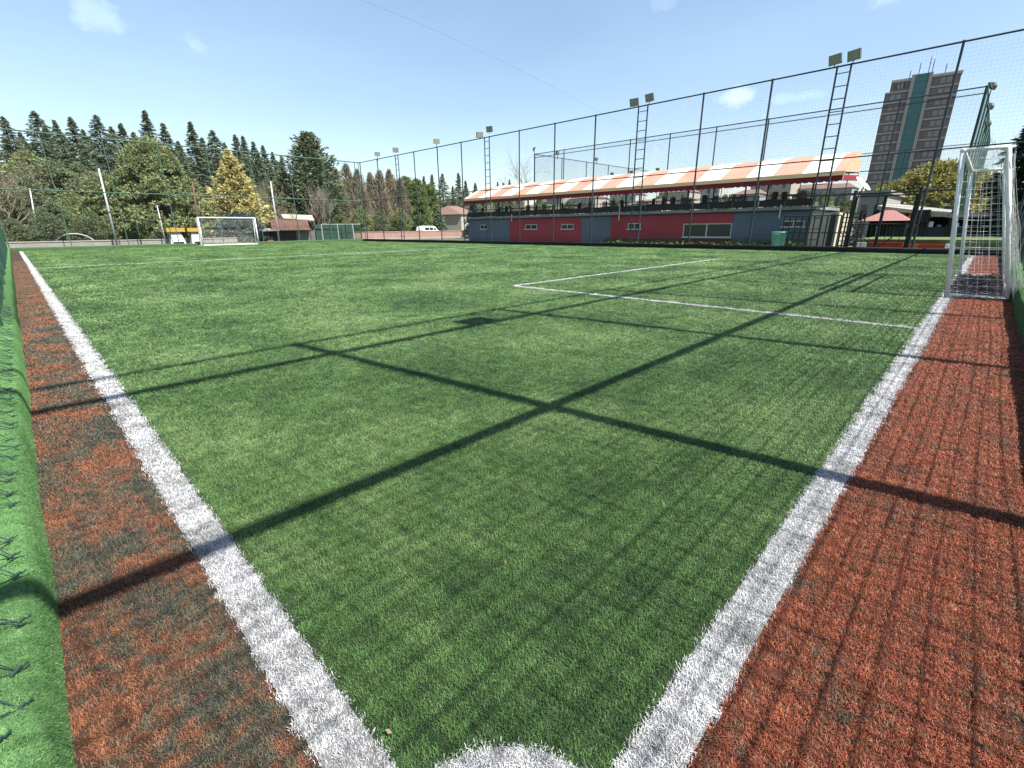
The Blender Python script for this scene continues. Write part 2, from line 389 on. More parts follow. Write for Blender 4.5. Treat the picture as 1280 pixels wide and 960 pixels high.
# fuzz of the kerb carpet near the corner
def kerb_fuzz():
    n = 95000; y = -.7+8.7*rng.uniform(0, 1, n)**1.7; u = rng.uniform(0, 1, n)
    seg = [(0, .0), (-.003, .12), (-.008, .175), (-.020, .205), (-.042, .221), (-.09, KH), (-.13, KH)]
    sa = np.array(seg); ln = np.r_[0, np.cumsum(np.linalg.norm(np.diff(sa, axis=0), axis=1))]; t = u*ln[-1]
    x = KX0+np.interp(t, ln, sa[:, 0])+.005*np.sin(y*1.7+KX0)+.004*np.sin(y*4.3); z = np.interp(t, ln, sa[:, 1])*(1+.03*np.sin(y*2.3+1)); k = np.searchsorted(ln, t).clip(1, len(ln)-1)
    d = sa[k]-sa[k-1]; ang = np.arctan2(d[:, 1], -d[:, 0])          # 0 on the flat top, 90 degrees on the face
    p = np.stack([x, y, z-.001], -1); s = np.stack([np.full(n, .62)]*2+[np.full(n, .26)], -1)
    m = turf_mat('kerb_fuzz', [(.36, (.150, .350, .115)), (.60, (.260, .520, .185))], 3.0, var=.25)
    o = scatter('kerb_carpet_pile', p, s, m, 'short bright green pile of the turf covered kerb', 'grass', l0=.012, l1=.02)
    rot = np.zeros((n, 3), 'f'); rot[:, 1] = ang+rng.normal(0, .1, n); rot[:, 0] = rng.normal(0, .3, n); flat = ang < .3; rot[flat, 2] = rng.uniform(0, 6.283, flat.sum())
    o.data.attributes['rot'].data.foreach_set('vector', rot.reshape(-1))
kerb_fuzz()
# a few fallen leaves on the turf
M_leaf = mat('dry_leaf', (.45, .33, .18), .8)
for i, (px, py) in enumerate(((486, 915), (632, 703), (1045, 611), (66, 463))):
    c = gnd(px, py, .024); a = random.uniform(0, 6); l = .010
    vs = [c+np.array((math.cos(a)*l, math.sin(a)*l, .004)), c+np.array((-math.sin(a)*l*.4, math.cos(a)*l*.4, 0)), c-np.array((math.cos(a)*l, math.sin(a)*l, -.002)), c+np.array((math.sin(a)*l*.4, -math.cos(a)*l*.4, .006))]
    o = MB().add(vs + [v - np.array((0, 0, .0012)) for v in vs], [(0, 1, 2, 3), (7, 6, 5, 4), (0, 4, 5, 1), (1, 5, 6, 2), (2, 6, 7, 3), (3, 7, 4, 0)]).build('dry_leaf', M_leaf)
    tag(o, 'small dry pale leaf lying on the artificial grass', 'leaf', 'dry leaves on the turf')

# ------------------------------------------------------------------ fences
def strands(mb, a, b, up, ln_sp, ht_sp, rad, wav=0, seg=1, z0=.0):
    """square net between ground points a, b (np 3-vectors) and height up"""
    d = b-a; L = np.linalg.norm(d); d = d/L; nrm = np.array((d[1], -d[0], 0)); r = np.random.default_rng(int(L*100) % 999)
    H = up-z0
    for i in range(int(L/ln_sp)+1):
        t = i*ln_sp
        if seg == 1: pts = [a+d*t+(0, 0, z0), a+d*t+(0, 0, up)]
        else:
            ph = r.uniform(0, 6); pts = [a+d*(t+wav*math.sin(ph+k*1.1))+nrm*wav*.8*math.sin(ph*.3+k*.7+t*.6)+np.array((0, 0, z0+H*k/seg)) for k in range(seg+1)]
        mb.tube(pts, rad, 4 if seg == 1 else 3, caps=False)
    for j in range(int(H/ht_sp)+1):
        z = z0+j*ht_sp; n = 1 if seg == 1 else int(L/1.2)
        pts = [a+d*(L*k/n)+nrm*(wav*.8*math.sin(k*.9+j*.5) if seg > 1 else 0)+np.array((0, 0, z+(wav*.7*math.sin(k*1.3+j) if seg > 1 else 0))) for k in range(n+1)]
        mb.tube(pts, rad, 4 if seg == 1 else 3, caps=False)
def fence(name, label, a, b, posts, H, mid, extra=(), m=M_steel, netm=M_net, pr=.045, rr=.028, sp=.13, nr=.0024, base=.2, wav=0, seg=1, group=None, nz0=None, lower=0):
    a = np.array((a[0], a[1], 0.)); b = np.array((b[0], b[1], 0.)); d = (b-a)/np.linalg.norm(b-a)
    root = empty(name, tuple(a), label, 'fence', group)
    for t in posts:
        MB().tube([d*t+(0, 0, base-.12), d*t+(0, 0, H+.05 if not extra else max(extra)+.05)], pr, 8).build('post', m, root, smooth=False)
    L = np.linalg.norm(b-a)
    off = np.array((d[1], -d[0], 0))*0
    def rail(nm, z, r): MB().tube([off+(0, 0, z), off+d*L+(0, 0, z)], r, 8).build(nm, m, root)
    rail('top_rail', H, rr*1.25)
    if mid: rail('middle_rail', mid, rr)
    for e in extra: rail('upper_rail', e, rr*.8)
    mb = MB(); strands(mb, np.zeros(3), d*L, H, sp, sp, nr, wav, seg, base if nz0 is None else nz0); mb.build('net', netm, root, kind='stuff')
    if lower:
        mb = MB(); strands(mb, off+np.array((d[1], -d[0], 0))*.05, off+np.array((d[1], -d[0], 0))*.05+d*L, mid, lower, lower, .0018, .012, 6, base); mb.build('lower_net', netm, root, kind='stuff')
    return root
FH, FM = 7.74, 4.03
post_px = [(471.3, 200), (517.2, 191.6), (546.3, 185), (576.3, 178.4), (649, 163.6), (693.8, 155.3), (744.8, 144.5), (879.9, 118.2), (965.8, 100.6), (1204.2, 55)]
side_posts = [0.12] + [FY1 - onX(x, y, FX1)[1] for x, y in post_px] + [FY1-FY0-.1]
fence('net_fence', 'tall dark steel net fence along the touchline in front of the striped stand', (FX1, FY1), (FX1, FY0), side_posts, FH, FM, sp=.14, nr=.0014, netm=M_net_far)
fence('net_fence', 'tall green net fence behind the far goal below the pine trees', (FX0, FY1), (FX1, FY1), [.1]+[3.35*k for k in range(1, 9)]+[27.2], FH, FM, m=mat('sunbleached_green_steel', (.075, .170, .120), .6, noise=.2, nscale=2), netm=M_net_far, pr=.034, rr=.038, sp=.14, nr=.0022)
end_posts = [2.40-FX0, 5.48-FX0, 8.55-FX0, 11.6-FX0, 14.7-FX0, 17.8-FX0, 20.9-FX0, 24-FX0]
fence('net_fence', 'tall net fence behind the near goal casting its shadow on the pitch', (FX0, FY0), (FX1, FY0), end_posts, 7.78, 3.98, extra=(8.8,), pr=.060, rr=.048, sp=.135, nr=.0036, wav=.02, seg=9, lower=.075)
fence('net_fence', 'net fence with loose green twine on the kerb beside the worn red strip', (FX0, FY0), (FX0, FY1), [k*3.1+2.2 for k in range(15)], FH, FM, m=M_green_steel, sp=.13, nr=.0030, wav=.022, seg=9, base=.22)
# lower edge of that net, knotted and lying on the kerb
def lace():
    mb = MB(); r = np.random.default_rng(4); y = -.4
    x0 = KX0-.058
    while y < 9:
        k = .012 if y < 4 else .02
        if r.uniform() < .35: y += .08; continue
        for _ in range(1):
            a = np.array((x0-.045+r.normal(0, .006), y+r.normal(0, .02), KH+.045+r.normal(0, .008)))
            b = np.array((x0+.020+r.normal(0, .008), y+.05+r.normal(0, .015), .228+r.normal(0, .004)))
            c = np.array((x0-.045, y+.11+r.normal(0, .02), KH+.05+r.normal(0, .01)))
            mb.tube([a, (a+b)/2+r.normal(0, .006, 3), b, (b+c)/2+r.normal(0, .006, 3), c], .0020, 5)
        mb.tube([b+(.008, .006, .002), b+(.018, .016, .003)], .0026, 5)
        mb.tube([b+(-.012, -.012, .004), b+(.006, .008, .006)], .0042, 5)
        y += r.uniform(.07, .15)
    o = mb.build('net_lacing', M_net); tag(o, 'knotted dark green twine lacing lying along the turf kerb', 'twine', kind='stuff')
lace()

# second pitch's fence behind the stand
X2 = onX(668, 193, 38.8)
F2X, F2Y1, F2Y0 = 38.8, onX(668, 193, 38.8)[1], onX(1234, 111, 38.8)[1]; F2H = onX(1000, 143, 38.8)[2]
pp = [F2Y1 - onX(x, y, F2X)[1] for x, y in ((705, 190), (788, 176), (838, 169), (896, 160), (961, 151), (1125, 128))]
fence('net_fence', 'tall net fence with two top rails rising behind the striped canopy', (F2X, F2Y1), (F2X, F2Y0), [0.05]+pp+[F2Y1-F2Y0-.05], F2H, 4.4, extra=(), netm=M_net_far, sp=.10, nr=.0030)
MB().tube([(F2X, F2Y1, F2H-.32), (F2X, F2Y0, F2H-.32)], .026, 6).build('second_rail', M_steel)
bpy.data.objects['second_rail'].parent = [o for o in bpy.data.objects if o.get('label', '').startswith('tall net fence with two top rails')][0]
bpy.data.objects['second_rail'].location = (-F2X, -F2Y1, 0)
fence('net_fence', 'net fence of the farther pitch running away behind the floodlight above the canopy', (F2X, F2Y1), (F2X+26, F2Y1), [4.5*k for k in range(6)], F2H, 4.4, netm=M_net_far, sp=.12, nr=.0028)
fence('net_fence', 'green net fence seen edge on behind the white goal', (F2X, F2Y0), (F2X+26, F2Y0), [3.2*k for k in range(9)], F2H, 4.4, m=M_green_steel, netm=mat('bright_green_twine', (.06, .22, .12), .8), sp=.16, nr=.0022)
fence('net_fence', 'net fence at the back of the farther pitch', (F2X+26, F2Y1), (F2X+26, F2Y0), [4.5*k for k in range(7)], F2H, 4.4, netm=M_net_far, sp=.13, nr=.0028)

# ------------------------------------------------------------------ floodlights
M_lampbody = mat('lamp_housing', (.13, .14, .13), .5); M_glass = mat('lamp_glass', (.50, .49, .36), .18, spec=.6, noise=.2, nscale=20)
def lamp(parent, loc, aim=(-1, 0, -.5), w=.52, h=.4, nm='lamp'):
    aim = np.array(aim, float); aim /= np.linalg.norm(aim); rt = np.cross(aim, (0, 0, 1)); rt /= np.linalg.norm(rt); up = np.cross(rt, aim)
    def bx(mb, w0, h0, d0, d1, w1, h1):
        vs = [np.array(loc)+rt*sx*ww+up*sy*hh+aim*dd for dd, ww, hh in ((d0, w0, h0), (d1, w1, h1)) for sx, sy in ((-1, -1), (1, -1), (1, 1), (-1, 1))]
        return mb.add(vs, [(3, 2, 1, 0), (4, 5, 6, 7), (0, 1, 5, 4), (1, 2, 6, 5), (2, 3, 7, 6), (3, 0, 4, 7)])
    mb = MB(); bx(mb, w*.30, h*.28, -.16, -.05, w*.42, h*.42); bx(mb, w*.5, h*.5, -.05, .05, w*.5, h*.5)
    o = mb.build(nm, M_lampbody, parent)
    g = MB(); bx(g, w*.45, h*.45, .051, .06, w*.45, h*.45); g.build('glass', M_glass, o)
    b = MB(); b.tube([np.array(loc)-(0, 0, h*.75), np.array(loc)-aim*.08], .02, 6); b.build('bracket', M_steel, o)
def mast(label, cx, Ya, Yb, H, lamps, group='ladder shaped floodlight masts'):
    root = empty('floodlight_mast', (cx, (Ya+Yb)/2, 0), label, 'floodlight', group)
    hw = abs(Ya-Yb)/2
    for s in (-1, 1): MB().tube([(0, s*hw, -.02), (0, s*hw, H)], .04, 8).build('leg', M_steel, root)
    z = .5
    while z < H-.2:
        MB().tube([(0, -hw, z), (0, hw, z)], .02, 6).build('rung', M_steel, root); z += .5
    for (dy, dz, aim) in lamps: lamp(root, (-.05, dy, H+dz), aim)
    return root
mx_ = FX1+.16
def twin(p, q): a = onX(*p, mx_)[1]; b = onX(*q, mx_)[1]; return (a, b)
a, b = twin((1046.4, 86), (1064, 83)); mast('ladder mast with two floodlights beside the tower block end of the canopy', mx_, a, b, FH+.08, [(a-(a+b)/2+.12, .25, (-.8, .3, -.25)), (b-(a+b)/2-.05, .27, (-.8, .3, -.25))])
a, b = twin((798.3, 135), (809.9, 132)); mast('ladder mast with two floodlights before the middle of the canopy', mx_, a, b, FH+.08, [(a-(a+b)/2+.28, .22, (-.8, -.1, -.3)), (b-(a+b)/2-.1, .3, (-.8, .1, -.3))])
a, b = twin((605.6, 172), (611.5, 171)); mast('ladder mast with two floodlights at the low end of the canopy', mx_, a, b, FH+.08, [(a-(a+b)/2+.5, .2, (-.5, -.9, -.25)), (b-(a+b)/2-.1, .45, (-.8, -.2, -.2))])
a, b = twin((493.8, 194.4), (497.3, 194)); mast('ladder mast with one floodlight before the bare brown trees', mx_, a, b, FH+.08, [(0, .4, (-.6, -.8, -.2))])
def single(label, X, Y, z, aim, post_to=None, group='small floodlights on fence posts'):
    root = empty('floodlight', (X, Y, z), label, 'floodlight', group)
    lamp(root, (0, 0, .45), aim, .5, .36)
    MB().tube([(0, 0, -.15), (0, 0, .25)], .03, 6).build('stem', M_steel, root)
for (px, lab) in ((471.3, 'single floodlight on the fence post beside the bare brown trees'), (546.3, 'single floodlight on the fence post above the green pine')):
    Y = onX(px, 190, FX1)[1]; single(lab, FX1, Y, FH, (-.5, -.9, -.2))
single('floodlight on the corner of the second pitch fence above the canopy', F2X, F2Y1, F2H, (.6, -.6, -.35))
for k, px in enumerate((697, 746)):
    Y = F2Y1; d = ray(px, 195); X = CAM[0]+d[0]/d[1]*(Y-CAM[1]); single('floodlight on the side fence of the second pitch', X, Y, F2H, (.1, -.9, -.35), group='floodlights along the second pitch')
for k, px in enumerate((766, 790, 823)):
    d = ray(px, 200); X = F2X+26; Y = CAM[1]+d[1]/d[0]*(X-CAM[0]); single('floodlight on the rear fence of the second pitch', X, Y, F2H, (-.9, -.2, -.35), group='floodlights along the back of the second pitch')
for k in range(3):
    single('dark floodlight on the edge-on green fence behind the goal', F2X+.4+3.2*k, F2Y0-.15, F2H-.5*k-.4, (.3, .8, -.4), group='floodlights on the edge-on green fence')
single('floodlight on the near end fence casting a dark blob of shadow', 4.55, FY0+.02, 7.6, (0, .9, -.8), group=None)

# ------------------------------------------------------------------ goals
def goal(label, x0, x1, fb, ft, bt, bb, zt, face=1, r=.05, net_black=True):
    """front base/top and back top/base in (y) ; zt height"""
    root = empty('goal', ((x0+x1)/2, fb, 0), label, 'goal'); ox, oy = (x0+x1)/2, fb
    L = lambda x, y, z: (x-ox, y-oy, z)
    for x in (x0, x1):
        MB().tube([L(x, fb, 0), L(x, ft, zt)], r, 10).build('post', M_white_paint, root, True)
        MB().tube([L(x, bb, .04), L(x, bt, zt)], r*.8, 10).build('back_post', M_white_paint, root, True)
        MB().tube([L(x, fb, .05), L(x, bb, .05)], r*.8, 10).build('ground_bar', M_white_paint, root, True)
        MB().tube([L(x, ft, zt), L(x, bt, zt)], r*.8, 10).build('top_bar', M_white_paint, root, True)
    MB().tube([L(x0-r, ft, zt), L(x1+r, ft, zt)], r, 10).build('crossbar', M_white_paint, root, True)
    MB().tube([L(x0, bt, zt), L(x1, bt, zt)], r*.8, 10).build('back_crossbar', M_white_paint, root, True)
    MB().tube([L(x0, bb, .05), L(x1, bb, .05)], r*.8, 10).build('back_ground_bar', M_white_paint, root, True)
    mb = MB(); sp = .11; n = int((x1-x0)/sp); q = .0024; rr = np.random.default_rng(3)
    for i in range(n+1):
        x = x0+(x1-x0)*i/n; w = rr.normal(0, .012, 2)
        mb.tube([L(x, ft, zt), L(x, bt, zt-.02), L(x+w[0], (bt+bb)/2-.03*np.sign(ft-bt), zt*.5), L(x+w[1], bb, .05)], q, 3, False)
    m = int(zt/sp)
    for j in range(m+1):
        z = zt*j/m; y = bb+(bt-bb)*z/zt; yf = fb+(ft-fb)*z/zt
        mb.tube([L(x0, y, z), L((x0*2+x1)/3, y-.03*np.sign(ft-bt), z-.01), L((x0+2*x1)/3, y-.03*np.sign(ft-bt), z), L(x1, y, z)], q, 3, False)
        for x in (x0, x1):
            mb.tube([L(x, y, z), L(x+rr.normal(0, .02), (y+yf)/2, z-.015), L(x, yf, z)], q, 3, False)
    for x in (x0, x1):
        for k in range(1, 6):
            t = k/6; mb.tube([L(x, fb+(bb-fb)*t, .03), L(x+rr.normal(0, .02), (fb+(bb-fb)*t+ft+(bt-ft)*t)/2, zt/2), L(x, ft+(bt-ft)*t, zt)], q, 3, False)
    for i in range(46):
        y = bb+rr.uniform(-.10, .12); zz = rr.uniform(.2, zt); mb.tube([L(x0+rr.normal(.05, .05), bt+rr.uniform(-.1, .03), zt*rr.uniform(.8, 1)), L(x0+rr.normal(.05, .06), (bt+bb)/2+rr.normal(-.05, .05), zt*.5), L(x0+rr.normal(.05, .08), y-.05, rr.uniform(0, .25))], q, 3, False)
    mb.build('net', M_white_net, root, kind='stuff')
    # slack net heaped on the ground inside
    hp = MB(); rh = np.random.default_rng(9)
    for i in range(int(520*(x1-x0)/4)):
        x = rh.uniform(x0, x1); y = rh.uniform(min(fb, bb), max(fb, bb)); a = rh.uniform(0, 6.28); l = rh.uniform(.1, .3)
        z = .02+abs(rh.normal(0, .025)); p0 = np.array(L(x, y, z)); d = np.array((math.cos(a)*l, math.sin(a)*l*.7, 0))
        hp.tube([p0-d, p0+(0, 0, .03)+rh.normal(0, .02, 3), p0+d], .005, 3, False)
    hp.build('slack_net', M_black if net_black else M_white_net, root, kind='stuff')
    return root
goal('white tubular goal tilted forward on the goal line beside the end fence', 10.54, 14.87, -.065, .226, -.29, -.79, 2.29, r=.036)
fg0 = onY(254.4, 306.5, PL); fg1 = onY(324.1, 305.2, PL)
goal('small white goal before the golden conifer at the far end', fg0[0], fg1[0], PL+.06, PL+.06, PL+.45, PL+.85, 2.25, r=.05, net_black=False)

# ------------------------------------------------------------------ stand with striped canopy
XW = 29.7
Yw = lambda px, py=290: onX(px, py, XW)[1]
Zw = lambda px, py: onX(px, py, XW)[2]
M_blue = mat('slate_blue_render', (.145, .205, .255), .85, noise=.2, nscale=.9, bump=.15, bscale=20)
M_crim = mat('crimson_render', (.430, .066, .080), .85, noise=.2, nscale=.9, bump=.15, bscale=20)
M_orange = mat('faded_orange_canvas', (.84, .38, .27), .8, noise=.25, nscale=.8)
M_cream = mat('cream_canvas', (.95, .92, .84), .8, noise=.12, nscale=.8)
M_valance = mat('dark_red_canvas', (.30, .025, .045), .85)
M_slab = mat('slab_concrete', (.34, .35, .36), .9, noise=.3, nscale=1.2)
M_glassd = mat('dark_window_glass', (.025, .035, .038), .06, spec=.8)
M_frame = mat('white_window_frame', (.74, .76, .76), .5)
M_dkwood = mat('dark_parapet', (.030, .028, .030), .7, noise=.4, nscale=4)
M_chair = mat('dark_red_plastic', (.15, .022, .022), .5); M_chairb = mat('black_plastic', (.020, .018, .020), .5); M_chaird = mat('faded_rose_plastic', (.22, .12, .11), .5)
def stand():
    yl, yr = Yw(586), Yw(1012); D = 5.2; zt = 1.90; zd = 2.12
    root = empty('spectator_stand', (XW, (yl+yr)/2, 0), 'low slate blue and crimson stand with orange striped canopy', 'stand')
    oy = (yl+yr)/2
    B = lambda nm, a, b, m, par=root: MB().box((a[0]-XW, a[1]-oy, a[2]), (b[0]-XW, b[1]-oy, b[2])).build(nm, m, par)
    segs = [(586, 637, M_blue), (637, 727, M_crim), (727, 763, M_blue), (763, 853, M_crim), (914, 1012, M_blue)]
    wall_of = {}
    for i, (p0, p1, m) in enumerate(segs):
        wall_of[i] = B('wall', (XW+.0, Yw(p1), -.1), (XW+.25, Yw(p0), zt), m)
    w0, w1 = Yw(914), Yw(853); wz0, wz1 = Zw(884, 297), Zw(884, 279)
    B('wall', (XW, w0, -.1), (XW+.25, w1, wz0), M_crim); lint = B('lintel', (XW-.03, w0, wz1), (XW+.25, w1, zt), M_crim)
    B('side_wall', (XW+.25, yr, -.1), (XW+D, yr+.25, zt), M_blue); B('side_wall', (XW+.25, yl-.25, -.1), (XW+D, yl, zt), M_blue)
    B('back_wall', (XW+D-.25, yr+.25, -.1), (XW+D, yl-.25, zt), M_blue)
    # big window: frame, two panes
    big = B('window', (XW+.04, w0, wz0), (XW+.10, w1, wz0+.07), M_frame)
    B('frame', (XW+.04, w0, wz1-.07), (XW+.10, w1, wz1), M_frame, big); wm = (w0+w1)/2
    for y in (w0, wm-.035, w1-.07): B('frame', (XW+.045, y, wz0+.07), (XW+.10, y+.07, wz1-.07), M_frame, big)
    B('pane', (XW+.07, w0+.07, wz0+.07), (XW+.08, wm-.035, wz1-.07), M_glassd, big); B('pane', (XW+.07, wm+.035, wz0+.07), (XW+.08, w1-.07, wz1-.07), M_glassd, big)
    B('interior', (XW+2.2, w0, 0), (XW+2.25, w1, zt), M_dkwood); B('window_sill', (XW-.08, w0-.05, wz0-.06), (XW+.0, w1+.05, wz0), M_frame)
    # small high windows, each with pane, frame and a pale sill
    for (p0, p1, q0, q1) in ((601, 609.5, 281, 286), (657, 671.5, 280.5, 286), (702, 717, 280, 286), (785, 800.5, 279, 286), (977, 1004, 276, 283)):
        y0, y1 = Yw(p1), Yw(p0); z0, z1 = Zw((p0+p1)/2, q1), Zw((p0+p1)/2, q0)
        w = B('window', (XW-.02, y0, z0), (XW-.004, y1, z1), M_glassd); ym = (y0+y1)/2
        for (u0, u1, v0, v1) in ((y0, y1, z1-.04, z1), (y0, y0+.04, z0, z1-.04), (y1-.04, y1, z0, z1-.04), (ym-.02, ym+.02, z0, z1-.04)):
            B('frame', (XW-.035, u0, v0), (XW-.021, u1, v1), M_frame, w)
        B('sill', (XW-.09, y0-.08, z0-.06), (XW-.004, y1+.08, z0), M_frame, w)
    B('cornice', (XW-.10, yr-.1, zt), (XW+D, yl+.1, zt+.07), M_dkwood)
    B('deck', (XW-.16, yr-.15, zt+.07), (XW+D+.1, yl+.15, zd), M_slab)
    # dark parapet panels between posts and a handrail
    n = 20; zp = zd+.36
    for k in range(n):
        a = yr+(yl-yr)*k/n; b = yr+(yl-yr)*(k+1)/n
        B('parapet_panel', (XW-.08, a+.04, zd+.05), (XW-.05, b-.04, zp), M_dkwood)
        MB().tube([(-.06, a-oy, zt+.05), (-.06, a-oy, zp+.28)], .022, 6).build('railing_post', M_black, root)
    for z in (zp+.02, zp+.27): MB().tube([(-.06, yr-oy, z), (-.06, yl-oy, z)], .02, 6).build('handrail', M_black, root)
    # columns
    for k in range(9):
        y = yr+.3+(yl-yr-.6)*k/8
        for x in (.35, 4.2): MB().tube([(x, y-oy, zd-.02), (x, y-oy, 3.75 if x < 1 else 4.5)], .045, 8).build('column', M_steel, root)
    # three pale down pipes on the front
    for px, p0, p1 in ((641, 268, 277), (774, 254, 276), (972, 256, 273)):
        y = Yw(px)-oy; MB().tube([(-.13, y, Zw(px, p1)), (-.13, y, Zw(px, p0))], .035, 8).build('down_pipe', M_frame, root)
    # canopy: eave at the front, ridge behind, striped canvas bays
    eave = [onX(579, 249, XW-.25), onX(1055, 214, XW-.25)]
    E0, E1 = np.array((XW-.25, eave[0][1], 3.70)), np.array((XW-.25, eave[1][1], 3.70))
    xr = XW+4.3
    R0, R1 = np.array((xr, E0[1]+1.0, 5.06)), np.array((xr, E1[1]+.25, 5.06))
    K0, K1 = np.array((xr+.35, E0[1]+1.0, 4.0)), np.array((xr+.35, E1[1]+.25, 4.0))
    O = np.array((XW, oy, 0)); LC = E0[1]-E1[1]
    bnd = [1-.46/LC-k*1.42/LC for k in range(40)]; bnd = [1.0]+[t for t in bnd if t > .008]+[0.0]; nb = len(bnd)-1
    can = None
    for k in range(nb):
        t0, t1 = bnd[k+1], bnd[k]
        sag = lambda t: np.array((0, 0, .03*math.sin(t*nb*math.pi)))
        vs = []
        for t in (t0, t1):
            e, r, b = E0+(E1-E0)*t, R0+(R1-R0)*t, K0+(K1-K0)*t
            m1 = e+(r-e)*.6+np.array((-.05, 0, .24)); vs += [e, m1, r, b, e-(0, 0, .03), m1-(0, 0, .03), r-(0, 0, .03), b-(0, 0, .03)]
        vs = [v-O for v in vs]
        fs = []
        for i in range(3): fs += [(i, i+1, 8+i+1, 8+i), (4+i, 12+i, 12+i+1, 4+i+1)]
        fs += [(0, 8, 12, 4), (3, 7, 15, 11), (0, 4, 5, 1), (1, 5, 6, 2), (2, 6, 7, 3), (8, 9, 13, 12), (9, 10, 14, 13), (10, 11, 15, 14)]
        o = MB().add(vs, fs).build('canopy_stripe', M_cream if k % 2 else M_orange, root)
    # end gable of canvas
    for (e, r, b) in ((E1, R1, K1), (E0, R0, K0)):
        s = -.02 if e is E1 else .02
        m1 = e+(r-e)*.6+np.array((-.05, 0, .24))
        pts = [e-O, m1-O, r-O, b-O]; q = np.array((0, s, 0))
        MB().add([p+q for p in pts]+[p+q*2.5 for p in pts], [(0, 1, 2, 3), (7, 6, 5, 4), (0, 4, 5, 1), (1, 5, 6, 2), (2, 6, 7, 3), (3, 7, 4, 0)]).build('gable_canvas', mat('peach_canvas', (.74, .47, .30), .8), root)
    # pale edge band along the eave and scalloped valance
    e0, e1 = E0-O, E1-O
    MB().add([e0+(-.02, .05, .04), e1+(-.02, -.05, .04), e1+(-.06, -.05, -.16), e0+(-.06, .05, -.16), e0+(.05, .05, .04), e1+(.05, -.05, .04), e1+(.02, -.05, -.16), e0+(.02, .05, -.16)], [(0, 1, 2, 3), (7, 6, 5, 4), (0, 4, 5, 1), (3, 2, 6, 7), (1, 5, 6, 2), (0, 3, 7, 4)]).build('eave_band', mat('straw_canvas', (.72, .55, .30), .8), root)
    for (a, b, nm) in ((E0, E1, 'valance'), (E1, K1, 'side_valance')):
        L = np.linalg.norm(b-a); n = int(L/.085); vs = []; fs = []
        for i in range(n+1):
            p = a+(b-a)*i/n-O; z = .25+.05*abs(math.sin(i*math.pi/4)); off = np.array((.015, 0, 0)) if nm == 'valance' else np.array((0, -.03, 0))
            w = off*(1+1.2*math.sin(i*.8))
            vs += [p+w-(0, 0, .15), p+w-(0, 0, .15+z), p+w*1+np.array((.012, .012, -.15)), p+w+np.array((.012, .012, -.15-z))]
        for i in range(n): j = i*4; fs += [(j, j+1, j+5, j+4), (j+2, j+6, j+7, j+3), (j+1, j+3, j+7, j+5)]
        MB().add(vs, fs).build(nm, M_valance, root)
    # rafters
    for k in range(9):
        t = k/8; e, r, b = [(p+(q-p)*t-O) for p, q in ((E0, E1), (R0, R1), (K0, K1))]
        MB().tube([e-(0, 0, .08), r-(0, 0, .10), b-(0, 0, .08)], .03, 6).build('rafter', M_steel, root)
    return yl, yr, zd
YL, YR, ZD = stand()
def chair_proto(m):
    root = empty('plastic_chair', (0, 0, 0))
    MB().box((-.22, -.22, .42), (.22, .22, .46)).build('seat', m, root)
    # curved back on the +x side with slats
    mb = MB()
    for k in range(5):
        a0, a1 = -.8+1.6*k/5, -.8+1.6*(k+1)/5-.06
        f = lambda a, z, o: ((.20+o)*math.cos(a)+.02+.06*(z-.46), .24*math.sin(a)*1.15, z)
        vs = [f(a, z, o) for o in (0, .025) for a, z in ((a0, .46), (a1, .46), (a1, .88-.05*abs(a1)), (a0, .88-.05*abs(a0)))]
        mb.add(vs, [(3, 2, 1, 0), (4, 5, 6, 7), (0, 1, 5, 4), (1, 2, 6, 5), (2, 3, 7, 6), (3, 0, 4, 7)])
    mb.build('backrest', m, root)
    for sx in (-1, 1):
        for sy in (-1, 1): MB().tube([(sx*.23, sy*.23, 0), (sx*.19, sy*.19, .43)], .022, 6).build('leg', m, root)
    for sy in (-1, 1): MB().tube([(-.2, sy*.24, .43), (-.2, sy*.25, .64), (.18, sy*.25, .66)], .02, 6).build('armrest', m, root)
    return root
chair_kinds = [(M_chair, 'dark red plastic chair behind the railing of the canopied deck'), (M_chairb, 'black plastic chair behind the railing of the canopied deck'), (M_chaird, 'faded rose plastic chair behind the railing of the canopied deck')]
protos = [chair_proto(m) for m, _ in chair_kinds]
used = [False]*3
chair_px = [(601, 1), (622, 1), (631, 1), (641, 0), (659, 1), (668, 0), (680, 1), (690, 2), (706, 1), (722, 1), (734, 2), (755, 1), (764, 2), (779, 1), (813, 1), (826, 2), (838, 1), (852, 2), (882, 1), (893, 1), (912, 0), (927, 2), (963, 0), (981, 2), (1000, 0)]
for i, (px, kd) in enumerate(chair_px):
    if used[kd]: o = copy_tree(protos[kd])
    else: o = protos[kd]; used[kd] = True
    x = XW+.55+.75*(i % 2)+.15*random.random()
    d = ray(px, 262); y = CAM[1]+d[1]/d[0]*(x-CAM[0])
    if y > YL-.4: y = YL-.5
    o.location = (x, y, ZD); o.rotation_euler.z = random.uniform(-.6, .6) + (math.pi if i % 5 == 3 else 0)
    tag(o, chair_kinds[kd][1], 'chair', 'chairs on the canopied deck')
def table(x, y):
    root = empty('table', (x, y, ZD), 'small table with pale top on the canopied deck', 'table', 'tables on the canopied deck')
    MB().box((-.38, -.38, .70), (.38, .38, .73)).build('table_top', M_slab, root)
    MB().tube([(0, 0, .03), (0, 0, .70)], .04, 8).build('column', M_black, root); MB().box((-.25, -.25, 0), (.25, .25, .03)).build('base', M_black, root)
for i in range(9): table(XW+2.6, YR+1.8+(YL-YR-3)*i/8)

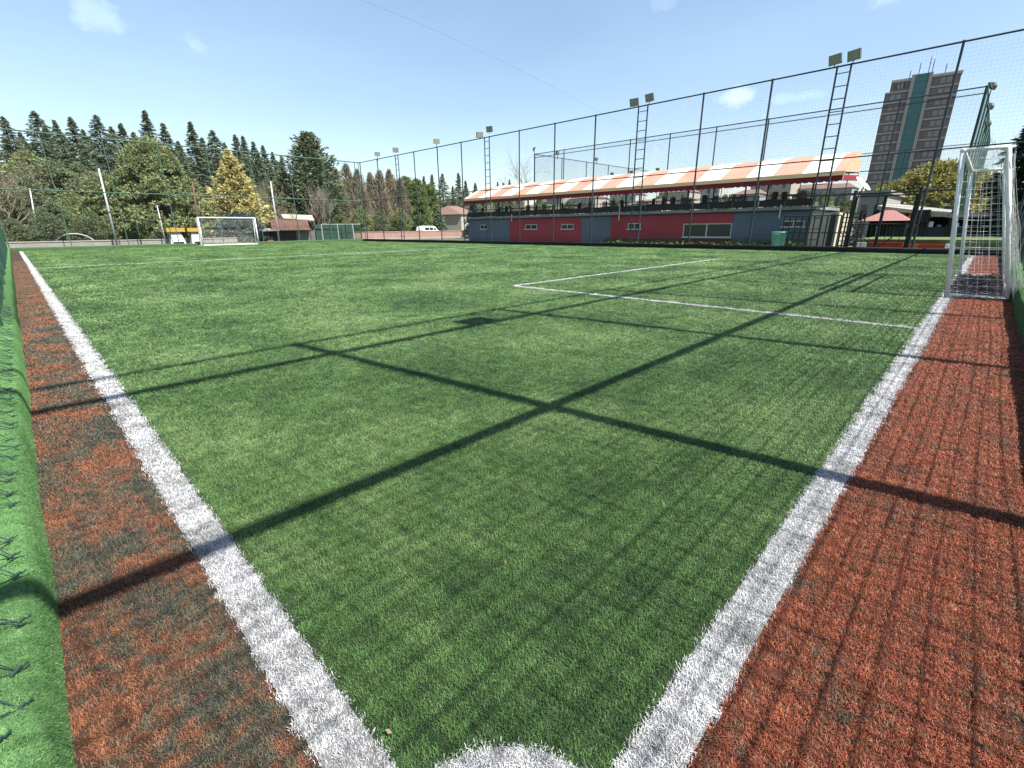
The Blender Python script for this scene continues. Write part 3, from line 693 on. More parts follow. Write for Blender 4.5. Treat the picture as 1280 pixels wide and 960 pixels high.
# low railing with a grass strip in front of the stand, bin
M_strip = mat('lit_grass', (.16, .24, .07), .9, noise=.4, nscale=2)
MB().box((FX1+.5, YR-.5, -.05), (XW-.7, YL+.3, .02)).build('path', M_conc, kind='structure')
def hedge():
    r = np.random.default_rng(11); n = 9000; y = r.uniform(YR, Yw(760), n); x = XW-.45+r.normal(0, .10, n); z = .03+r.uniform(0, .22, n)*(1-.3*np.abs(np.sin(y*2.1)))
    c = np.stack([x, y, z], -1); a = r.normal(0, .045, (n, 3)); b = r.normal(0, .045, (n, 3))
    o = obj('hedge', quadmesh('hedge', np.stack([c-a-b, c+a-b, c+a+b, c-a+b], 1), mat('hedge_leaf', (.11, .20, .05), .8, random_island=.5, trans=.2)), kind='stuff')
    tag(o, 'low clipped green planting along the foot of the stand', 'hedge')
hedge()
def railing():
    root = empty('railing', (XW-1.1, YR, 0), 'low black railing in front of the planting at the stand foot', 'railing')
    L = Yw(760)-YR; n = 18
    for k in range(n+1): MB().tube([(0, L*k/n, -.02), (0, L*k/n, .5)], .03, 6).build('post', M_black, root)
    MB().tube([(0, 0, .48), (0, L, .48)], .025, 6).build('top_rail', M_black, root)
railing()
def bin_():
    p = onX(973, 300, XW-1.6); root = empty('waste_bin', (p[0], p[1], 0), 'pale turquoise plastic bin standing before the slate blue wall', 'bin')
    m = mat('turquoise_plastic', (.16, .52, .40), .45); mb = MB(); prof = [(.27, .02), (.36, .80), (.39, .80), (.39, .86), (.34, .86), (.33, .78), (.25, .06)]
    n = 16; vs = [(r*math.cos(2*math.pi*k/n), r*math.sin(2*math.pi*k/n), z) for r, z in prof for k in range(n)]
    fs = [(i*n+k, i*n+(k+1) % n, (i+1)*n+(k+1) % n, (i+1)*n+k) for i in range(len(prof)-1) for k in range(n)]
    fs += [tuple(range(n-1, -1, -1)), tuple(range((len(prof)-1)*n, len(prof)*n))]
    mb.add(vs, fs).build('tub', m, root, True)
    MB().tube([(-.40, -.16, .74), (-.46, 0, .74), (-.40, .16, .74)], .018, 6).build('handle', m, root)
bin_()

# ------------------------------------------------------------------ right end: gate, cage ladder, painted wall, cafe, dish, tower block
def gate():
    y0, y1 = onX(1132, 305, FX1)[1], onX(1058, 305, FX1)[1]; H = onX(1100, 244, FX1)[2]
    root = empty('gate', (FX1+.1, y0, 0), 'black steel double gate with diagonal braces beside the canopy end', 'gate'); w = (y1-y0)
    for k in range(2):
        a, b = w*k/2+.03, w*(k+1)/2-.03
        lf = MB(); lf.tube([(0, a, .1), (0, a, H)], .035, 6); lf = lf.build('leaf_stile', M_black, root)
        MB().tube([(0, b, .1), (0, b, H)], .035, 6).build('leaf_stile', M_black, root)
        for z in (.12, H*.5, H-.02): MB().tube([(0, a, z), (0, b, z)], .028, 6).build('leaf_rail', M_black, root)
        MB().tube([(0, a if k else b, .12), (0, b if k else a, H*.5)], .022, 6).build('brace', M_black, root)
        nb = 4
        for j in range(1, nb): MB().tube([(0, a+(b-a)*j/nb, .12), (0, a+(b-a)*j/nb, H*.5)], .012, 5).build('bar', M_black, root)
    for y in (-.07, w+.07): MB().tube([(0, y, -.05), (0, y, H+.25)], .07, 8).build('gate_post', M_black, root)
    MB().tube([(0, -1.4, H+.1), (0, w+2.6, H+.1)], .035, 6).build('head_rail', M_black, root)
gate()
def cage():
    y0, y1 = onX(1071, 300, 28.2)[1], onX(1048, 300, 28.2)[1]; H = onX(1060, 266, 28.2)[2]
    root = empty('steel_stair', (28.2, y0, 0), 'black steel stair frame climbing to the deck beside a cream wall', 'stair'); w = y1-y0; D = .9
    for x in (0, D):
        for y in (0, w): MB().tube([(x, y, -.03), (x, y, H)], .04, 6).build('upright', M_black, root)
        MB().tube([(x, 0, .1), (x, w, H*.5)], .022, 6).build('brace', M_black, root); MB().tube([(x, w, .1), (x, 0, H*.5)], .022, 6).build('brace', M_black, root)
    for k in range(1, 9):
        z = H*k/8; MB().box((0, 0, z-.03), (D, w, z)).build('tread', M_black, root) if k in (2, 4, 6, 8) else MB().tube([(0, 0, z), (0, w, z)], .02, 6).build('bar', M_black, root)
cage()
def bar_panel():
    X = 28.0; y0, y1 = onX(1046, 300, X)[1], onX(976, 300, X)[1]; H = onX(1010, 270, X)[2]; w = y1-y0
    root = empty('bar_fence', (X, y0, 0), 'black barred fence panel beside the turquoise bin', 'fence')
    for k in range(10): MB().tube([(0, w*k/9, -.03), (0, w*k/9, H)], .028, 6).build('bar', M_black, root)
    for z in (.15, H*.5, H): MB().tube([(0, 0, z), (0, w, z)], .025, 6).build('rail', M_black, root)
bar_panel()
M_creamw = mat('cream_render', (.72, .66, .50), .9, noise=.15, nscale=1)
def cream():
    o = MB().box((XW-.2, Yw(1046), -.05), (XW+2.5, YR-.02, onX(1030, 266, XW-.2)[2])).build('wall', M_creamw)
    e = empty('stair_house', (0, 0, 0), 'cream rendered block at the end of the stand behind the steel stair', 'building'); o.parent = e
    d = MB().box((XW-.215, Yw(1043), 0), (XW-.203, Yw(1036), 1.7)); d.build('door', mat('dark_door', (.05, .05, .055), .6), e)
cream()
M_red = mat('signal_red_paint', (.52, .045, .03), .6, noise=.15, nscale=2); M_org = mat('orange_paint', (.62, .16, .05), .6)
def painted_wall():
    X = 28.6; root = empty('low_wall', (X, 0, 0), 'low wall painted white, red and orange beyond the gate', 'wall')
    for (p0, p1, m, t0, b0) in ((1068, 1083, M_white_paint, 303, 316), (1083, 1097, M_red, 303, 316), (1097.3, 1128, M_red, 303, 316), (1131, 1148, M_org, 305, 312), (1148.3, 1181, M_red, 305, 312), (1181.3, 1186, M_white_paint, 305, 312)):
        z1 = onX(p0, t0, X)[2]
        MB().box((0, onX(p1, 308, X)[1], -.05), (.2, onX(p0, 308, X)[1], z1)).build('painted_panel', m, root)
    y0 = onX(1262, 318, X)[1]
    MB().box((-.15, y0, -.05), (-.02, onX(1131, 314, X)[1], onX(1150, 313.5, X)[2])).build('plinth', M_conc, root)
    MB().box((0, y0, -.05), (.2, onX(1186.5, 308, X)[1], onX(1186, 309, X)[2])).build('painted_panel', M_conc, root)
painted_wall()
MB().box((28.9, -1.5, -.05), (34.5, onX(1068, 300, 29)[1], .50)).build('grass_bank', M_strip, kind='structure')
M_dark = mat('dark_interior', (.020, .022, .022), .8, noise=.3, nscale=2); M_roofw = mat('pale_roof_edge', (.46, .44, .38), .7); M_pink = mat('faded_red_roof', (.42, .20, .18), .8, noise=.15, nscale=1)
def gazebo():
    X = 36.0; yl, yr = onX(1076, 275, X)[1], onX(1140, 275, X)[1]; zt = onX(1108, 268, X)[2]; ze = onX(1108, 276, X)[2]
    root = empty('gazebo', (X, (yl+yr)/2, 0), 'open gazebo with faded red roof beyond the gate', 'gazebo'); w = (yl-yr)/2
    MB().add([(-.8, -w, ze), (-.8, w, ze), (2.6, w, ze), (2.6, -w, ze), (.9, -w*.15, zt+.25), (.9, w*.15, zt+.25)], [(0, 1, 5, 4), (1, 2, 5), (2, 3, 4, 5), (3, 0, 4), (3, 2, 1, 0)]).build('roof', M_pink, root)
    for x in (-.6, 2.4):
        for y in (-w+.15, w-.15): MB().tube([(x, y, 0), (x, y, ze+.05)], .06, 6).build('column', M_black, root)
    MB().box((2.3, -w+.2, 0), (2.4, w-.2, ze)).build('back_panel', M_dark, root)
    r = np.random.default_rng(2)
    for k in range(8):
        y = -w+.5+(2*w-1)*k/7; z = 1.0+r.uniform(0, .3); MB().box((1.6, y-.14, .5), (1.9, y+.14, z)).build('seat_back', (M_white_paint if k % 3 == 0 else M_black), root)
gazebo()
def pavilion():
    X = 37.6; yl, yr = onX(1098, 262, X)[1], onX(1262, 272, X)[1]-1; z0 = onX(1098, 260, X)[2]; z1 = onX(1186, 270, X)[2]
    root = empty('cafe_pavilion', (X, 0, 0), 'dark cafe pavilion with a long pale roof edge behind the gazebo', 'building')
    def sl(y): return z0+(z1-z0)*(yl-y)/(yl-onX(1186, 270, X)[1])
    ym = onX(1186, 270, X)[1]
    MB().add([(-.6, yl, z0-.08), (-.6, ym, z1-.08), (4.5, ym, z1+.2), (4.5, yl, z0+.2), (-.6, yl, z0+.12), (-.6, ym, z1+.12), (4.5, ym, z1+.4), (4.5, yl, z0+.4)], [(3, 2, 1, 0), (4, 5, 6, 7), (0, 1, 5, 4), (1, 2, 6, 5), (2, 3, 7, 6), (3, 0, 4, 7)]).build('roof', M_roofw, root)
    MB().box((-.6, yr, z1-.1), (4.5, ym-.02, z1+.12)).build('porch_roof', M_roofw, root)
    MB().box((3.6, yr, 0), (3.8, yl-.3, z1)).build('back_wall', M_dark, root)
    for k in range(7): y = yr+.3+(yl-yr-.8)*k/6; MB().tube([(-.4, y, 0), (-.4, y, min(sl(y), z0))], .07, 6).build('column', M_black, root)
    MB().box((-.2, yr+.3, 0), (-.1, yl-.6, 1.0)).build('counter', mat('dark_blue_panel', (.03, .045, .07), .5), root)
    r = np.random.default_rng(5)
    for k in range(14):
        y = yr+.8+(yl-yr-2)*k/13; h = r.uniform(.12, .3); MB().box((-.3, y-.1, 1.0), (-.15, y+.1, 1.0+h)).build('crate', (M_white_paint, M_black, M_slab)[k % 3], root)
    # chalked menu board with white strokes
    bd = MB().box((-.75, onX(1146, 286, X)[1]-.5, 1.25), (-.70, onX(1146, 286, X)[1]+.3, 1.95)).build('board', M_dark, root)
pavilion()
def grey_block(label, px0, px1, py0, X, m, D=8, win=0, z0=0):
    yl, yr = onX(px0, 270, X)[1], onX(px1, 270, X)[1]; z = onX((px0+px1)/2, py0, X)[2]
    root = empty('building', (X, (yl+yr)/2, terrain(np.array(X+4.), np.array((yl+yr)/2)).item()-.3 if z0 is None else z0), label, 'building'); b = root.location.z; w = (yl-yr)/2
    MB().box((0, -w, -1), (D, w, z-b)).build('wall', m, root); MB().box((-.2, -w-.2, z-b), (D+.2, w+.2, z-b+.25)).build('roof', M_roofw, root)
    for k in range(win):
        y = -w+2*w*(k+.5)/win
        MB().box((-.05, y-w/win*.45, (z-b)*.45), (.02, y+w/win*.45, (z-b)*.78)).build('window', M_glassd, root)
grey_block('white flat block beside the end of the canopy', 1070, 1103, 243, 46, mat('white_render', (.48, .48, .46), .9, noise=.15, nscale=.5), win=2)
grey_block('wide pale grey hall behind the cafe pavilion', 1100, 1192, 250, 60, mat('pale_grey_render', (.36, .36, .33), .9, noise=.2, nscale=.4), D=10, win=7)
def dish():
    a, b = onX(1071, 221, XW+1), onX(1087, 238, XW+1); c = (a+b)/2; L = np.linalg.norm(b-a)/2
    root = empty('satellite_dish', tuple(c), 'white satellite dish seen nearly edge on at the canopy end', 'dish')
    ax = (b-a)/np.linalg.norm(b-a); vd = c-CAM; vd = vd/np.linalg.norm(vd); toc = vd-ax*(vd@ax); toc /= np.linalg.norm(toc); toc = toc+.22*np.cross(ax, toc); toc -= ax*(toc@ax); toc /= np.linalg.norm(toc); nn = np.cross(ax, toc)
    # rim plane spanned by ax and toc: normal nn
    mb = MB(); n = 20; rings = [(0, .16), (.4, .13), (.75, .06), (1, 0)]; vs = []; fs = []
    for off in (0, .015):
        for r, d in rings:
            for k in range(n): t = 2*math.pi*k/n; vs.append(L*r*(math.cos(t)*ax+.85*math.sin(t)*toc)+nn*(d*L*1.2+off))
    for s in range(2):
        for i in range(3):
            for k in range(n):
                q = (s*4*n+i*n+k, s*4*n+i*n+(k+1) % n, s*4*n+(i+1)*n+(k+1) % n, s*4*n+(i+1)*n+k); fs.append(q if s else q[::-1])
    for k in range(n): fs.append((3*n+k, 3*n+(k+1) % n, 7*n+(k+1) % n, 7*n+k))
    mb.add(vs, fs).build('reflector', M_white_paint, root, True)
    MB().tube([(0, 0, 0) , nn*.3, (0.1, .2, -.8)], .035, 6).build('bracket', M_steel, root)
    MB().tube([L*.9*ax, -nn*.9], .02, 6).build('feed_arm', M_frame, root)
    MB().tube([(.1, .2, -.7), (.1, .2, -c[2]+1.5)], .05, 6).build('pole', M_steel, root)
dish()
M_tower = mat('mauve_grey_cladding', (.310, .225, .200), .85, noise=.1, nscale=.2); M_band = mat('pale_floor_band', (.56, .50, .46), .85); M_teal = mat('teal_glazing', (.070, .270, .275), .35, spec=.4, noise=.15, nscale=.5)
M_twin = mat('pale_window', (.34, .34, .35), .3); M_twin2 = mat('dusky_window', (.20, .17, .17), .3)
def tower():
    X = 240.0; yl, yr = onX(1102, 140, X)[1], onX(1190, 140, X)[1]; H = onX(1150, 97, X)[2]
    root = empty('tower_block', (X, (yl+yr)/2, 0), 'tall mauve grey tower block with a teal glazed stripe', 'building'); w = (yl-yr)/2; D = 13; root.rotation_euler.z = R(7)
    yy = lambda t: w-2*w*t               # t from the left edge
    MB().box((1.2, -w, 0), (D, w, H-4)).build('core', M_tower, root); MB().box((1.2, -w, H-4), (D, w*.88, H)).build('upper_core', M_tower, root)
    nf = 15; fh = H/nf
    t0, t1 = .36, .60
    sw = MB().box((.2, yy(t1), 2), (1.2, yy(t0), H+1.2)).build('glazed_stripe', M_teal, root)
    for t in (t0, t1): MB().box((-.2, yy(t)-.5, 2), (1.15, yy(t)+.5, H+1.2)).build('stripe_frame', M_band, root)
    for k in range(nf*2): MB().box((.12, yy(t1)+.5, 2+k*fh/2), (.198, yy(t0)-.5, 2.25+k*fh/2)).build('mullion', M_twin2, sw)
    mesh_w = {}
    for f in range(nf):
        z = f*fh
        for (a, b) in ((0, t0-.03), (t1+.03, 1)):
            if f == nf-1 and a == 0: a = .07
            MB().box((.0, yy(b), z+fh*.84), (1.19, yy(a), z+fh)).build('floor_band', M_band, root)
            MB().box((.35, yy(b), z), (1.19, yy(a), z+fh*.837)).build('wall_panel', M_tower, root)
            c = (a+b)/2
            for (u, v, m) in ((c-.075, c-.01, M_twin), (c+.01, c+.075, M_twin), (a+.03, a+.09, M_twin2), (b-.09, b-.03, M_twin2)):
                MB().box((.25, yy(v), z+fh*.2), (.345, yy(u), z+fh*.70)).build('window', m, root)
    MB().box((1.0, -w-.3, H), (D, w*.88, H+.6)).build('parapet', M_band, root)
    for t, h in ((.42, 5.5), (.55, 7), (.60, 6), (.78, 4), (.30, 3.5)): 
        an = MB().tube([(4, yy(t), H+.5), (4, yy(t), H+h)], .12, 5)
        an.tube([(4, yy(t)-.35, H+h*.7), (4, yy(t)+.35, H+h*.75)], .06, 5); an.build('antenna', M_steel, root)
tower()

# ------------------------------------------------------------------ vegetation
def leafmat(name, c, var=.4, tr=.34): return mat(name, tuple(x*1.22 for x in c), .75, spec=.25, random_island=var, trans=tr)
M_bark = mat('bark', (.13, .10, .075), .95, noise=.4, nscale=3); M_barkp = mat('pale_bark', (.33, .28, .22), .95, noise=.3, nscale=3)
def quads(c, d, l, w, r):
    """quads centred at c, long axis d (unit), length l, width w, random roll"""
    n = len(c); q = r.normal(0, 1, (n, 3)); s = np.cross(d, q); s /= np.linalg.norm(s, axis=1)[:, None]+1e-9
    a = d*(l/2)[:, None]; b = s*(w/2)[:, None]
    return np.stack([c-a-b*.5, c-a*.2+b*-1, c+a, c-a*.2+b], 1)
def conifer_meshes(seed, H, Rr, m, droop=.25, nbr=170, leaves=26, lsz=.34, bare=.06, power=.85, up=.0, gap=.0):
    r = np.random.default_rng(seed); C_, D_, L_, W_ = [], [], [], []
    tr = MB().tube([(0, 0, -.8), (r.normal(0, .05), r.normal(0, .05), H*.5), (0, 0, H*.97)], [H*.018+.05, H*.011+.03, .02], 7)
    for k in range(nbr):
        t = bare+(1-bare)*(k+r.uniform(0, 1))/nbr; z = H*t; a = k*2.4+r.normal(0, .35)
        ln = Rr*((1-t)**power)*r.uniform(.62, 1.12)+.12
        if gap and r.uniform() < gap: ln *= .5
        dirh = np.array((math.cos(a), math.sin(a), 0)); nl = max(6, int(leaves*(.35+ln/Rr)))
        u = r.uniform(.12, 1, nl)**.75; base = np.array((0, 0, z))
        P = base+dirh*(ln*u)[:, None]; P[:, 2] += -droop*ln*u**1.4+up*ln*u**2.2
        side = np.array((-dirh[1], dirh[0], 0)); wv = r.normal(0, .22*ln*(1-.55*u)+.05, nl); P += side*wv[:, None]; P[:, 2] -= np.abs(wv)*.3-r.normal(0, .06, nl)
        d = dirh*.8+side*(np.sign(wv)*.6)[:, None]+r.normal(0, .25, (nl, 3)); d[:, 2] += -.25+up*.6; d /= np.linalg.norm(d, axis=1)[:, None]
        C_.append(P); D_.append(d); L_.append(np.full(nl, lsz)*r.uniform(.7, 1.5, nl)); W_.append(np.full(nl, lsz*.42)*r.uniform(.7, 1.3, nl))
        if k % 3 == 0 and ln > .6: tr.tube([base, base+dirh*ln*.55+(0, 0, -droop*ln*.3)], [.035, .012], 4, False)
    q = quads(np.concatenate(C_), np.concatenate(D_), np.concatenate(L_), np.concatenate(W_), r)
    return quadmesh('crown', q, m), tr.mesh('trunk', M_bark)
def clump_meshes(seed, H, shape, m, nclump=170, per=55, cr=.55, lsz=.26, trunk_r=.2, lean=.0, z0=.1, bark=None):
    """broad crown: clumps spread through shape(t)->radius at height fraction t"""
    r = np.random.default_rng(seed); tr = MB().tube([(0, 0, -.6), (r.normal(0, .1), r.normal(0, .1), H*.45), (0, 0, H*.85)], [trunk_r, trunk_r*.7, .04], 8)
    V = []
    for k in range(nclump):
        t = r.uniform(z0, 1)**.9; rad = shape(t)*r.uniform(.35, 1.0)**.6; a = r.uniform(0, 6.283)
        c = np.array((rad*math.cos(a), rad*math.sin(a), H*t)); s = cr*r.uniform(.6, 1.35)
        n = int(per*r.uniform(.6, 1.3)); p = r.normal(0, 1, (n, 3)); p /= np.linalg.norm(p, axis=1)[:, None]+1e-9
        p = p*(s*r.uniform(.3, 1, n)**.5)[:, None]*np.array((1, 1, .75))
        d = p/np.linalg.norm(p, axis=1)[:, None]+r.normal(0, .4, (n, 3))+np.array((0, 0, .25)); d /= np.linalg.norm(d, axis=1)[:, None]
        V.append(quads(c+p, d, lsz*r.uniform(.7, 1.4, n), lsz*.5*r.uniform(.7, 1.3, n), r))
        if k % 4 == 0: tr.tube([(0, 0, H*max(.08, t-.22)), c*(.6, .6, 1)-(0, 0, .15), c], [.06, .035, .012], 4, False)
    return quadmesh('crown', np.concatenate(V), m), tr.mesh('trunk', bark or M_bark)
def bare_meshes(seed, H, spread=.5, m=None, depth=5, stems=1, r0=.14, twm=None):
    r = np.random.default_rng(seed); tr = MB(); tw = MB()
    def grow(p, d, ln, rad, lv):
        q = p+d*ln*.5+r.normal(0, .05*ln, 3); e = q+(d+r.normal(0, .14, 3))*ln*.5
        (tr if lv < 2 else tw).tube([p, q, e], [rad, rad*.85, rad*.68], 6 if lv < 2 else 3, False)
        if lv >= depth: return
        for i in range(3 if lv < 2 else r.integers(2, 5)):
            nd = d+r.normal(0, spread, 3)+np.array((0, 0, .18)); nd /= np.linalg.norm(nd)
            grow(e if i < 2 else q, nd, ln*r.uniform(.62, .84), rad*.60, lv+1)
    for s in range(stems):
        d = np.array((r.normal(0, .16), r.normal(0, .16), 1)); d /= np.linalg.norm(d); grow(np.array((r.normal(0, .2)*(stems > 1), r.normal(0, .2)*(stems > 1), -.4)), d, H*.30, r0, 0)
    return tw.mesh('crown', twm or m or M_bark), tr.mesh('trunk', m or M_bark)
def plant(name, meshes, loc, label, cat='tree', group=None, rz=None, sc=1.0, sz=None):
    root = empty(name, tuple(loc), label, cat, group); root.rotation_euler.z = random.uniform(0, 6.28) if rz is None else rz
    root.scale = (sc, sc, sc if sz is None else sz)
    obj('crown', meshes[0], root); obj('trunk', meshes[1], root); return root
def at_ground(px, Y):
    """point of the terrain under pixel column px on the vertical plane y = Y"""
    p = onY(px, 285, Y); return np.array((p[0], Y, terrain(np.array(p[0]), np.array(Y)).item()))
def at_groundX(px, X):
    p = onX(px, 285, X); return np.array((X, p[1], terrain(np.array(X), np.array(p[1])).item()))
M_spruce = leafmat('spruce_needles', (.215, .260, .170)); M_spruce2 = leafmat('dark_spruce_needles', (.185, .235, .155)); M_pine = leafmat('pine_needles', (.275, .320, .145))
M_gold = leafmat('golden_needles', (.62, .56, .24), .4); M_cedar = leafmat('cedar_needles', (.185, .230, .125)); M_bluesp = leafmat('blue_spruce_needles', (.10, .150, .135))
M_shrub = leafmat('shrub_leaves', (.22, .25, .13)); M_willow = leafmat('willow_leaves', (.36, .34, .10), .3, .3); M_dkcon = leafmat('black_green_needles', (.030, .050, .032)); M_twig = mat('brown_twigs', (.310, .265, .180), .95, random_island=.25)
M_fresh = leafmat('fresh_green_leaves', (.200, .265, .100))
sp = [conifer_meshes(20+i, 15, (4.6, 5.4, 4.2, 5.8, 4.0)[i], (M_spruce, M_spruce2)[i % 2], nbr=170, leaves=64, lsz=.38, power=(.85, 1.0, .9, .8, .95)[i], gap=.22, up=.12) for i in range(5)]
# skyline spruces up the slope: (px of top, py of top, distance row)
row = [(3, 146, 82, 0), (24, 165, 88, 2), (42, 139, 84, 3), (56, 158, 92, 1), (67, 150, 88, 4), (87, 146, 84, 2), (103, 162, 92, 0), (119, 144, 82, 3), (138, 158, 90, 2), (150, 154, 86, 1), (166, 165, 94, 0), (180, 138, 86, 4), (203, 154, 88, 2), (222, 176, 95, 1), (237, 152, 84, 4), (252, 172, 92, 0), (265, 163, 84, 3),
       (280, 178, 92, 1), (293, 168, 86, 2), (303, 170, 90, 4), (316, 177, 86, 2), (328, 182, 88, 0), (340, 190, 94, 1), (351, 194, 86, 4), (33, 178, 74, 1), (78, 182, 74, 0), (105, 186, 72, 3), (226, 190, 72, 2), (318, 205, 70, 1), (338, 208, 70, 0)]
for i, (px, py, Y, k) in enumerate(row):
    top = onY(px, py, Y); g = at_ground(px + (px-660)*-.0, Y); zb = g[2]; H = max(4, top[2]-zb)
    loc = (top[0], Y, terrain(np.array(top[0]), np.array(float(Y))).item()); H = top[2]-loc[2]
    plant('spruce_tree', sp[k], loc, 'tall dark spruce rising in the wood behind the far fence', 'tree', 'spruces of the wood behind the far fence', sc=H/15*1.25, sz=H/15)
for i in range(17):
    px = -12+i*24+random.uniform(-7, 7); py = np.interp(px, [0, 120, 200, 300, 400], [172, 172, 180, 190, 214])+random.uniform(-5, 7); Y = 100+random.uniform(-4, 6); k = i % 5
    top = onY(px, py, Y); z = terrain(np.array(top[0]), np.array(float(Y))).item(); H = top[2]-z
    plant('spruce_tree', sp[k], (top[0], Y, z), 'spruce deep in the wood closing the gaps between the taller spruces', 'tree', 'spruces deep in the wood', sc=H/15*1.7, sz=H/15)
# understorey in the wood
br = [bare_meshes(60+i, 9, .42, M_bark, 5, 2, .12, M_twig) for i in range(3)]
cl = [clump_meshes(70+i, 7, lambda t: 2.6*math.sin(min(1, t*.9+.12)*math.pi)**.7+.2, (M_shrub, M_pine, M_cedar)[i], nclump=130, per=70, cr=.65, lsz=.27) for i in range(3)]
for i, (px, Y, k, s) in enumerate(((15, 64, 0, .8), (52, 62, 2, .75), (84, 66, 0, .95), (100, 60, 1, .62), (60, 70, 1, 1.0), (118, 68, 2, .9), (232, 66, 0, .95), (310, 64, 2, .9), (335, 63, 0, .75))):
    plant('broad_shrub', cl[k], at_ground(px, Y), ('olive green bushy tree', 'yellowish green bushy tree', 'dark green bushy tree')[k]+' on the slope below the spruces', 'tree', 'bushy trees on the slope', sc=s)
for i, (px, Y, k, s) in enumerate(((8, 60, 0, .8), (30, 66, 1, .8), (128, 63, 2, .8), (330, 60, 1, .75))):
    plant('bare_tree', br[k], at_ground(px, Y), 'leafless brown tree among the bushes on the slope', 'tree', 'leafless trees on the slope', sc=s)
def by_px(px, pytop, Y):
    t = onY(px, pytop, Y); z = terrain(np.array(t[0]), np.array(float(Y))).item(); return (t[0], Y, z), t[2]-z
# big rounded pine
loc, H = by_px(182, 176, 57); plant('pine_tree', clump_meshes(81, H, lambda t: 5.1*(1-t)**.62*min(1, t*4+.4)+.3, M_pine, nclump=520, per=85, cr=.55, lsz=.27, z0=.04), loc, 'broad yellowish green pine spreading to the ground beside the golden conifer', rz=.4)
loc, H = by_px(128, 222, 58); plant('pine_tree', clump_meshes(82, H, lambda t: 3.0*(1-t)**.6*min(1, t*4+.4)+.3, M_pine, nclump=220, per=80, cr=.55, lsz=.27, z0=.06), loc, 'smaller olive pine leaning on the broad pine behind the pale lamp post', rz=.9)
# golden conifer
loc, H = by_px(284, 189, 56); plant('golden_conifer', conifer_meshes(91, H, 3.9, M_gold, droop=-.05, nbr=230, leaves=70, lsz=.34, bare=.12, power=.80, up=.30, gap=.1), loc, 'bright golden yellow conical conifer behind the far goal', rz=0)
loc, H = by_px(297, 268, 53.5); plant('juniper_bush', clump_meshes(93, H, lambda t: 2.6*(1-t)**.4+.2, M_bluesp, nclump=110, per=50, cr=.5, lsz=.28, z0=.05), loc, 'grey green spreading bush at the foot of the golden conifer', 'bush')
# cedar with upswept leaders, with bare stems in front
loc, H = by_px(383, 168, 60); plant('cedar_tree', conifer_meshes(95, H, 4.4, M_cedar, droop=-.15, nbr=250, leaves=46, lsz=.44, bare=.08, power=.55, up=.65, gap=.1), loc, 'tall dark cedar with upswept branch tips behind the brown roofed hut', rz=1.0)
loc, H = by_px(398, 200, 61); plant('cedar_tree', conifer_meshes(96, H, 3.6, M_cedar, droop=-.1, nbr=200, leaves=40, lsz=.44, bare=.08, power=.5, up=.6), loc, 'shorter cedar beside the tall upswept cedar', rz=2.0)
loc, H = by_px(352, 215, 62); plant('cedar_tree', conifer_meshes(97, H, 3.2, M_cedar, droop=.0, nbr=180, leaves=36, lsz=.42, bare=.08, power=.6, up=.4), loc, 'dense cedar between the spruce wood and the tall upswept cedar', rz=2.6)
loc, H = by_px(393, 226, 55); plant('bare_tree', bare_meshes(101, H*1.05, .26, M_barkp, 5, 4, .10, M_barkp), loc, 'pale leafless many stemmed tree before the dark cedar')
loc, H = by_px(356, 252, 55); plant('bare_tree', bare_meshes(102, H*1.05, .3, M_twig, 5, 3, .07, M_twig), loc, 'small leafless bush behind the grey lamp post')
# brown leafless belt and the green pines beyond the far corner
def sprays(seed, H):
    r = np.random.default_rng(seed); n = 2600; t = r.uniform(.12, 1, n); a = r.uniform(0, 6.283, n); lob = 1+.35*np.sin(a*3+seed)*np.sin(t*9); rad = (2.3*(1-t)**.62*np.minimum(1, t*2.5+.3)+.12)*lob*r.uniform(.05, 1, n)**.5
    c = np.stack([rad*np.cos(a), rad*np.sin(a), H*t], -1); d = np.stack([.45*np.cos(a), .45*np.sin(a), np.ones(n)], -1)+r.normal(0, .35, (n, 3)); d /= np.linalg.norm(d, axis=1)[:, None]
    V = quads(c, d, r.uniform(.5, 1.1, n), r.uniform(.05, .10, n), r)
    return quadmesh('crown', V, M_twig), bare_meshes(seed, H*.95, .25, M_twig, 3, 3, .10, M_twig)[1]
brown = [sprays(110+i, 9.2) for i in range(3)]
for i, (px, py, Y) in enumerate(((418, 212, 66), (432, 206, 70), (446, 213, 66), (462, 217, 70), (474, 214, 66), (486, 213, 72), (500, 224, 66), (428, 236, 60), (456, 240, 60), (480, 240, 60), (408, 240, 62))):
    loc, H = by_px(px, py, Y); plant('leafless_tree', brown[i % 3], loc, 'leafless brown tree in the thicket beyond the far corner', 'tree', 'leafless thicket beyond the far corner', sc=H/9.2)
for i, (px, py, Y) in enumerate(((412, 226, 74), (440, 224, 78), (468, 228, 76), (490, 226, 78), (450, 262, 57), (474, 266, 57), (424, 268, 57), (500, 262, 58))):
    loc, H = by_px(px, py, Y); plant('broad_shrub', cl[i % 3], loc, ('olive green', 'yellowish green', 'dark green')[i % 3]+' bushy tree mixed into the leafless thicket', 'tree', 'green trees in the leafless thicket', sc=H/7)
gp = [clump_meshes(120+i, 9, lambda t: 2.7*(1-t)**.55*min(1, t*3+.5)+.2, M_fresh if i else M_pine, nclump=190, per=55, cr=.6, lsz=.36, z0=.05) for i in range(2)]
for i, (px, py, Y, k, lab) in enumerate(((506, 222, 70, 0, 'olive pine beside the leafless thicket'), (520, 226, 66, 1, 'fresh green pine beyond the low pink wall'), (536, 232, 68, 1, 'fresh green pine beside the distant spruces'), (526, 248, 60, 1, 'low fresh green tree in front of the taller green pines'))):
    loc, H = by_px(px, py, Y); plant('pine_tree', gp[k], loc, lab, sc=H/9)
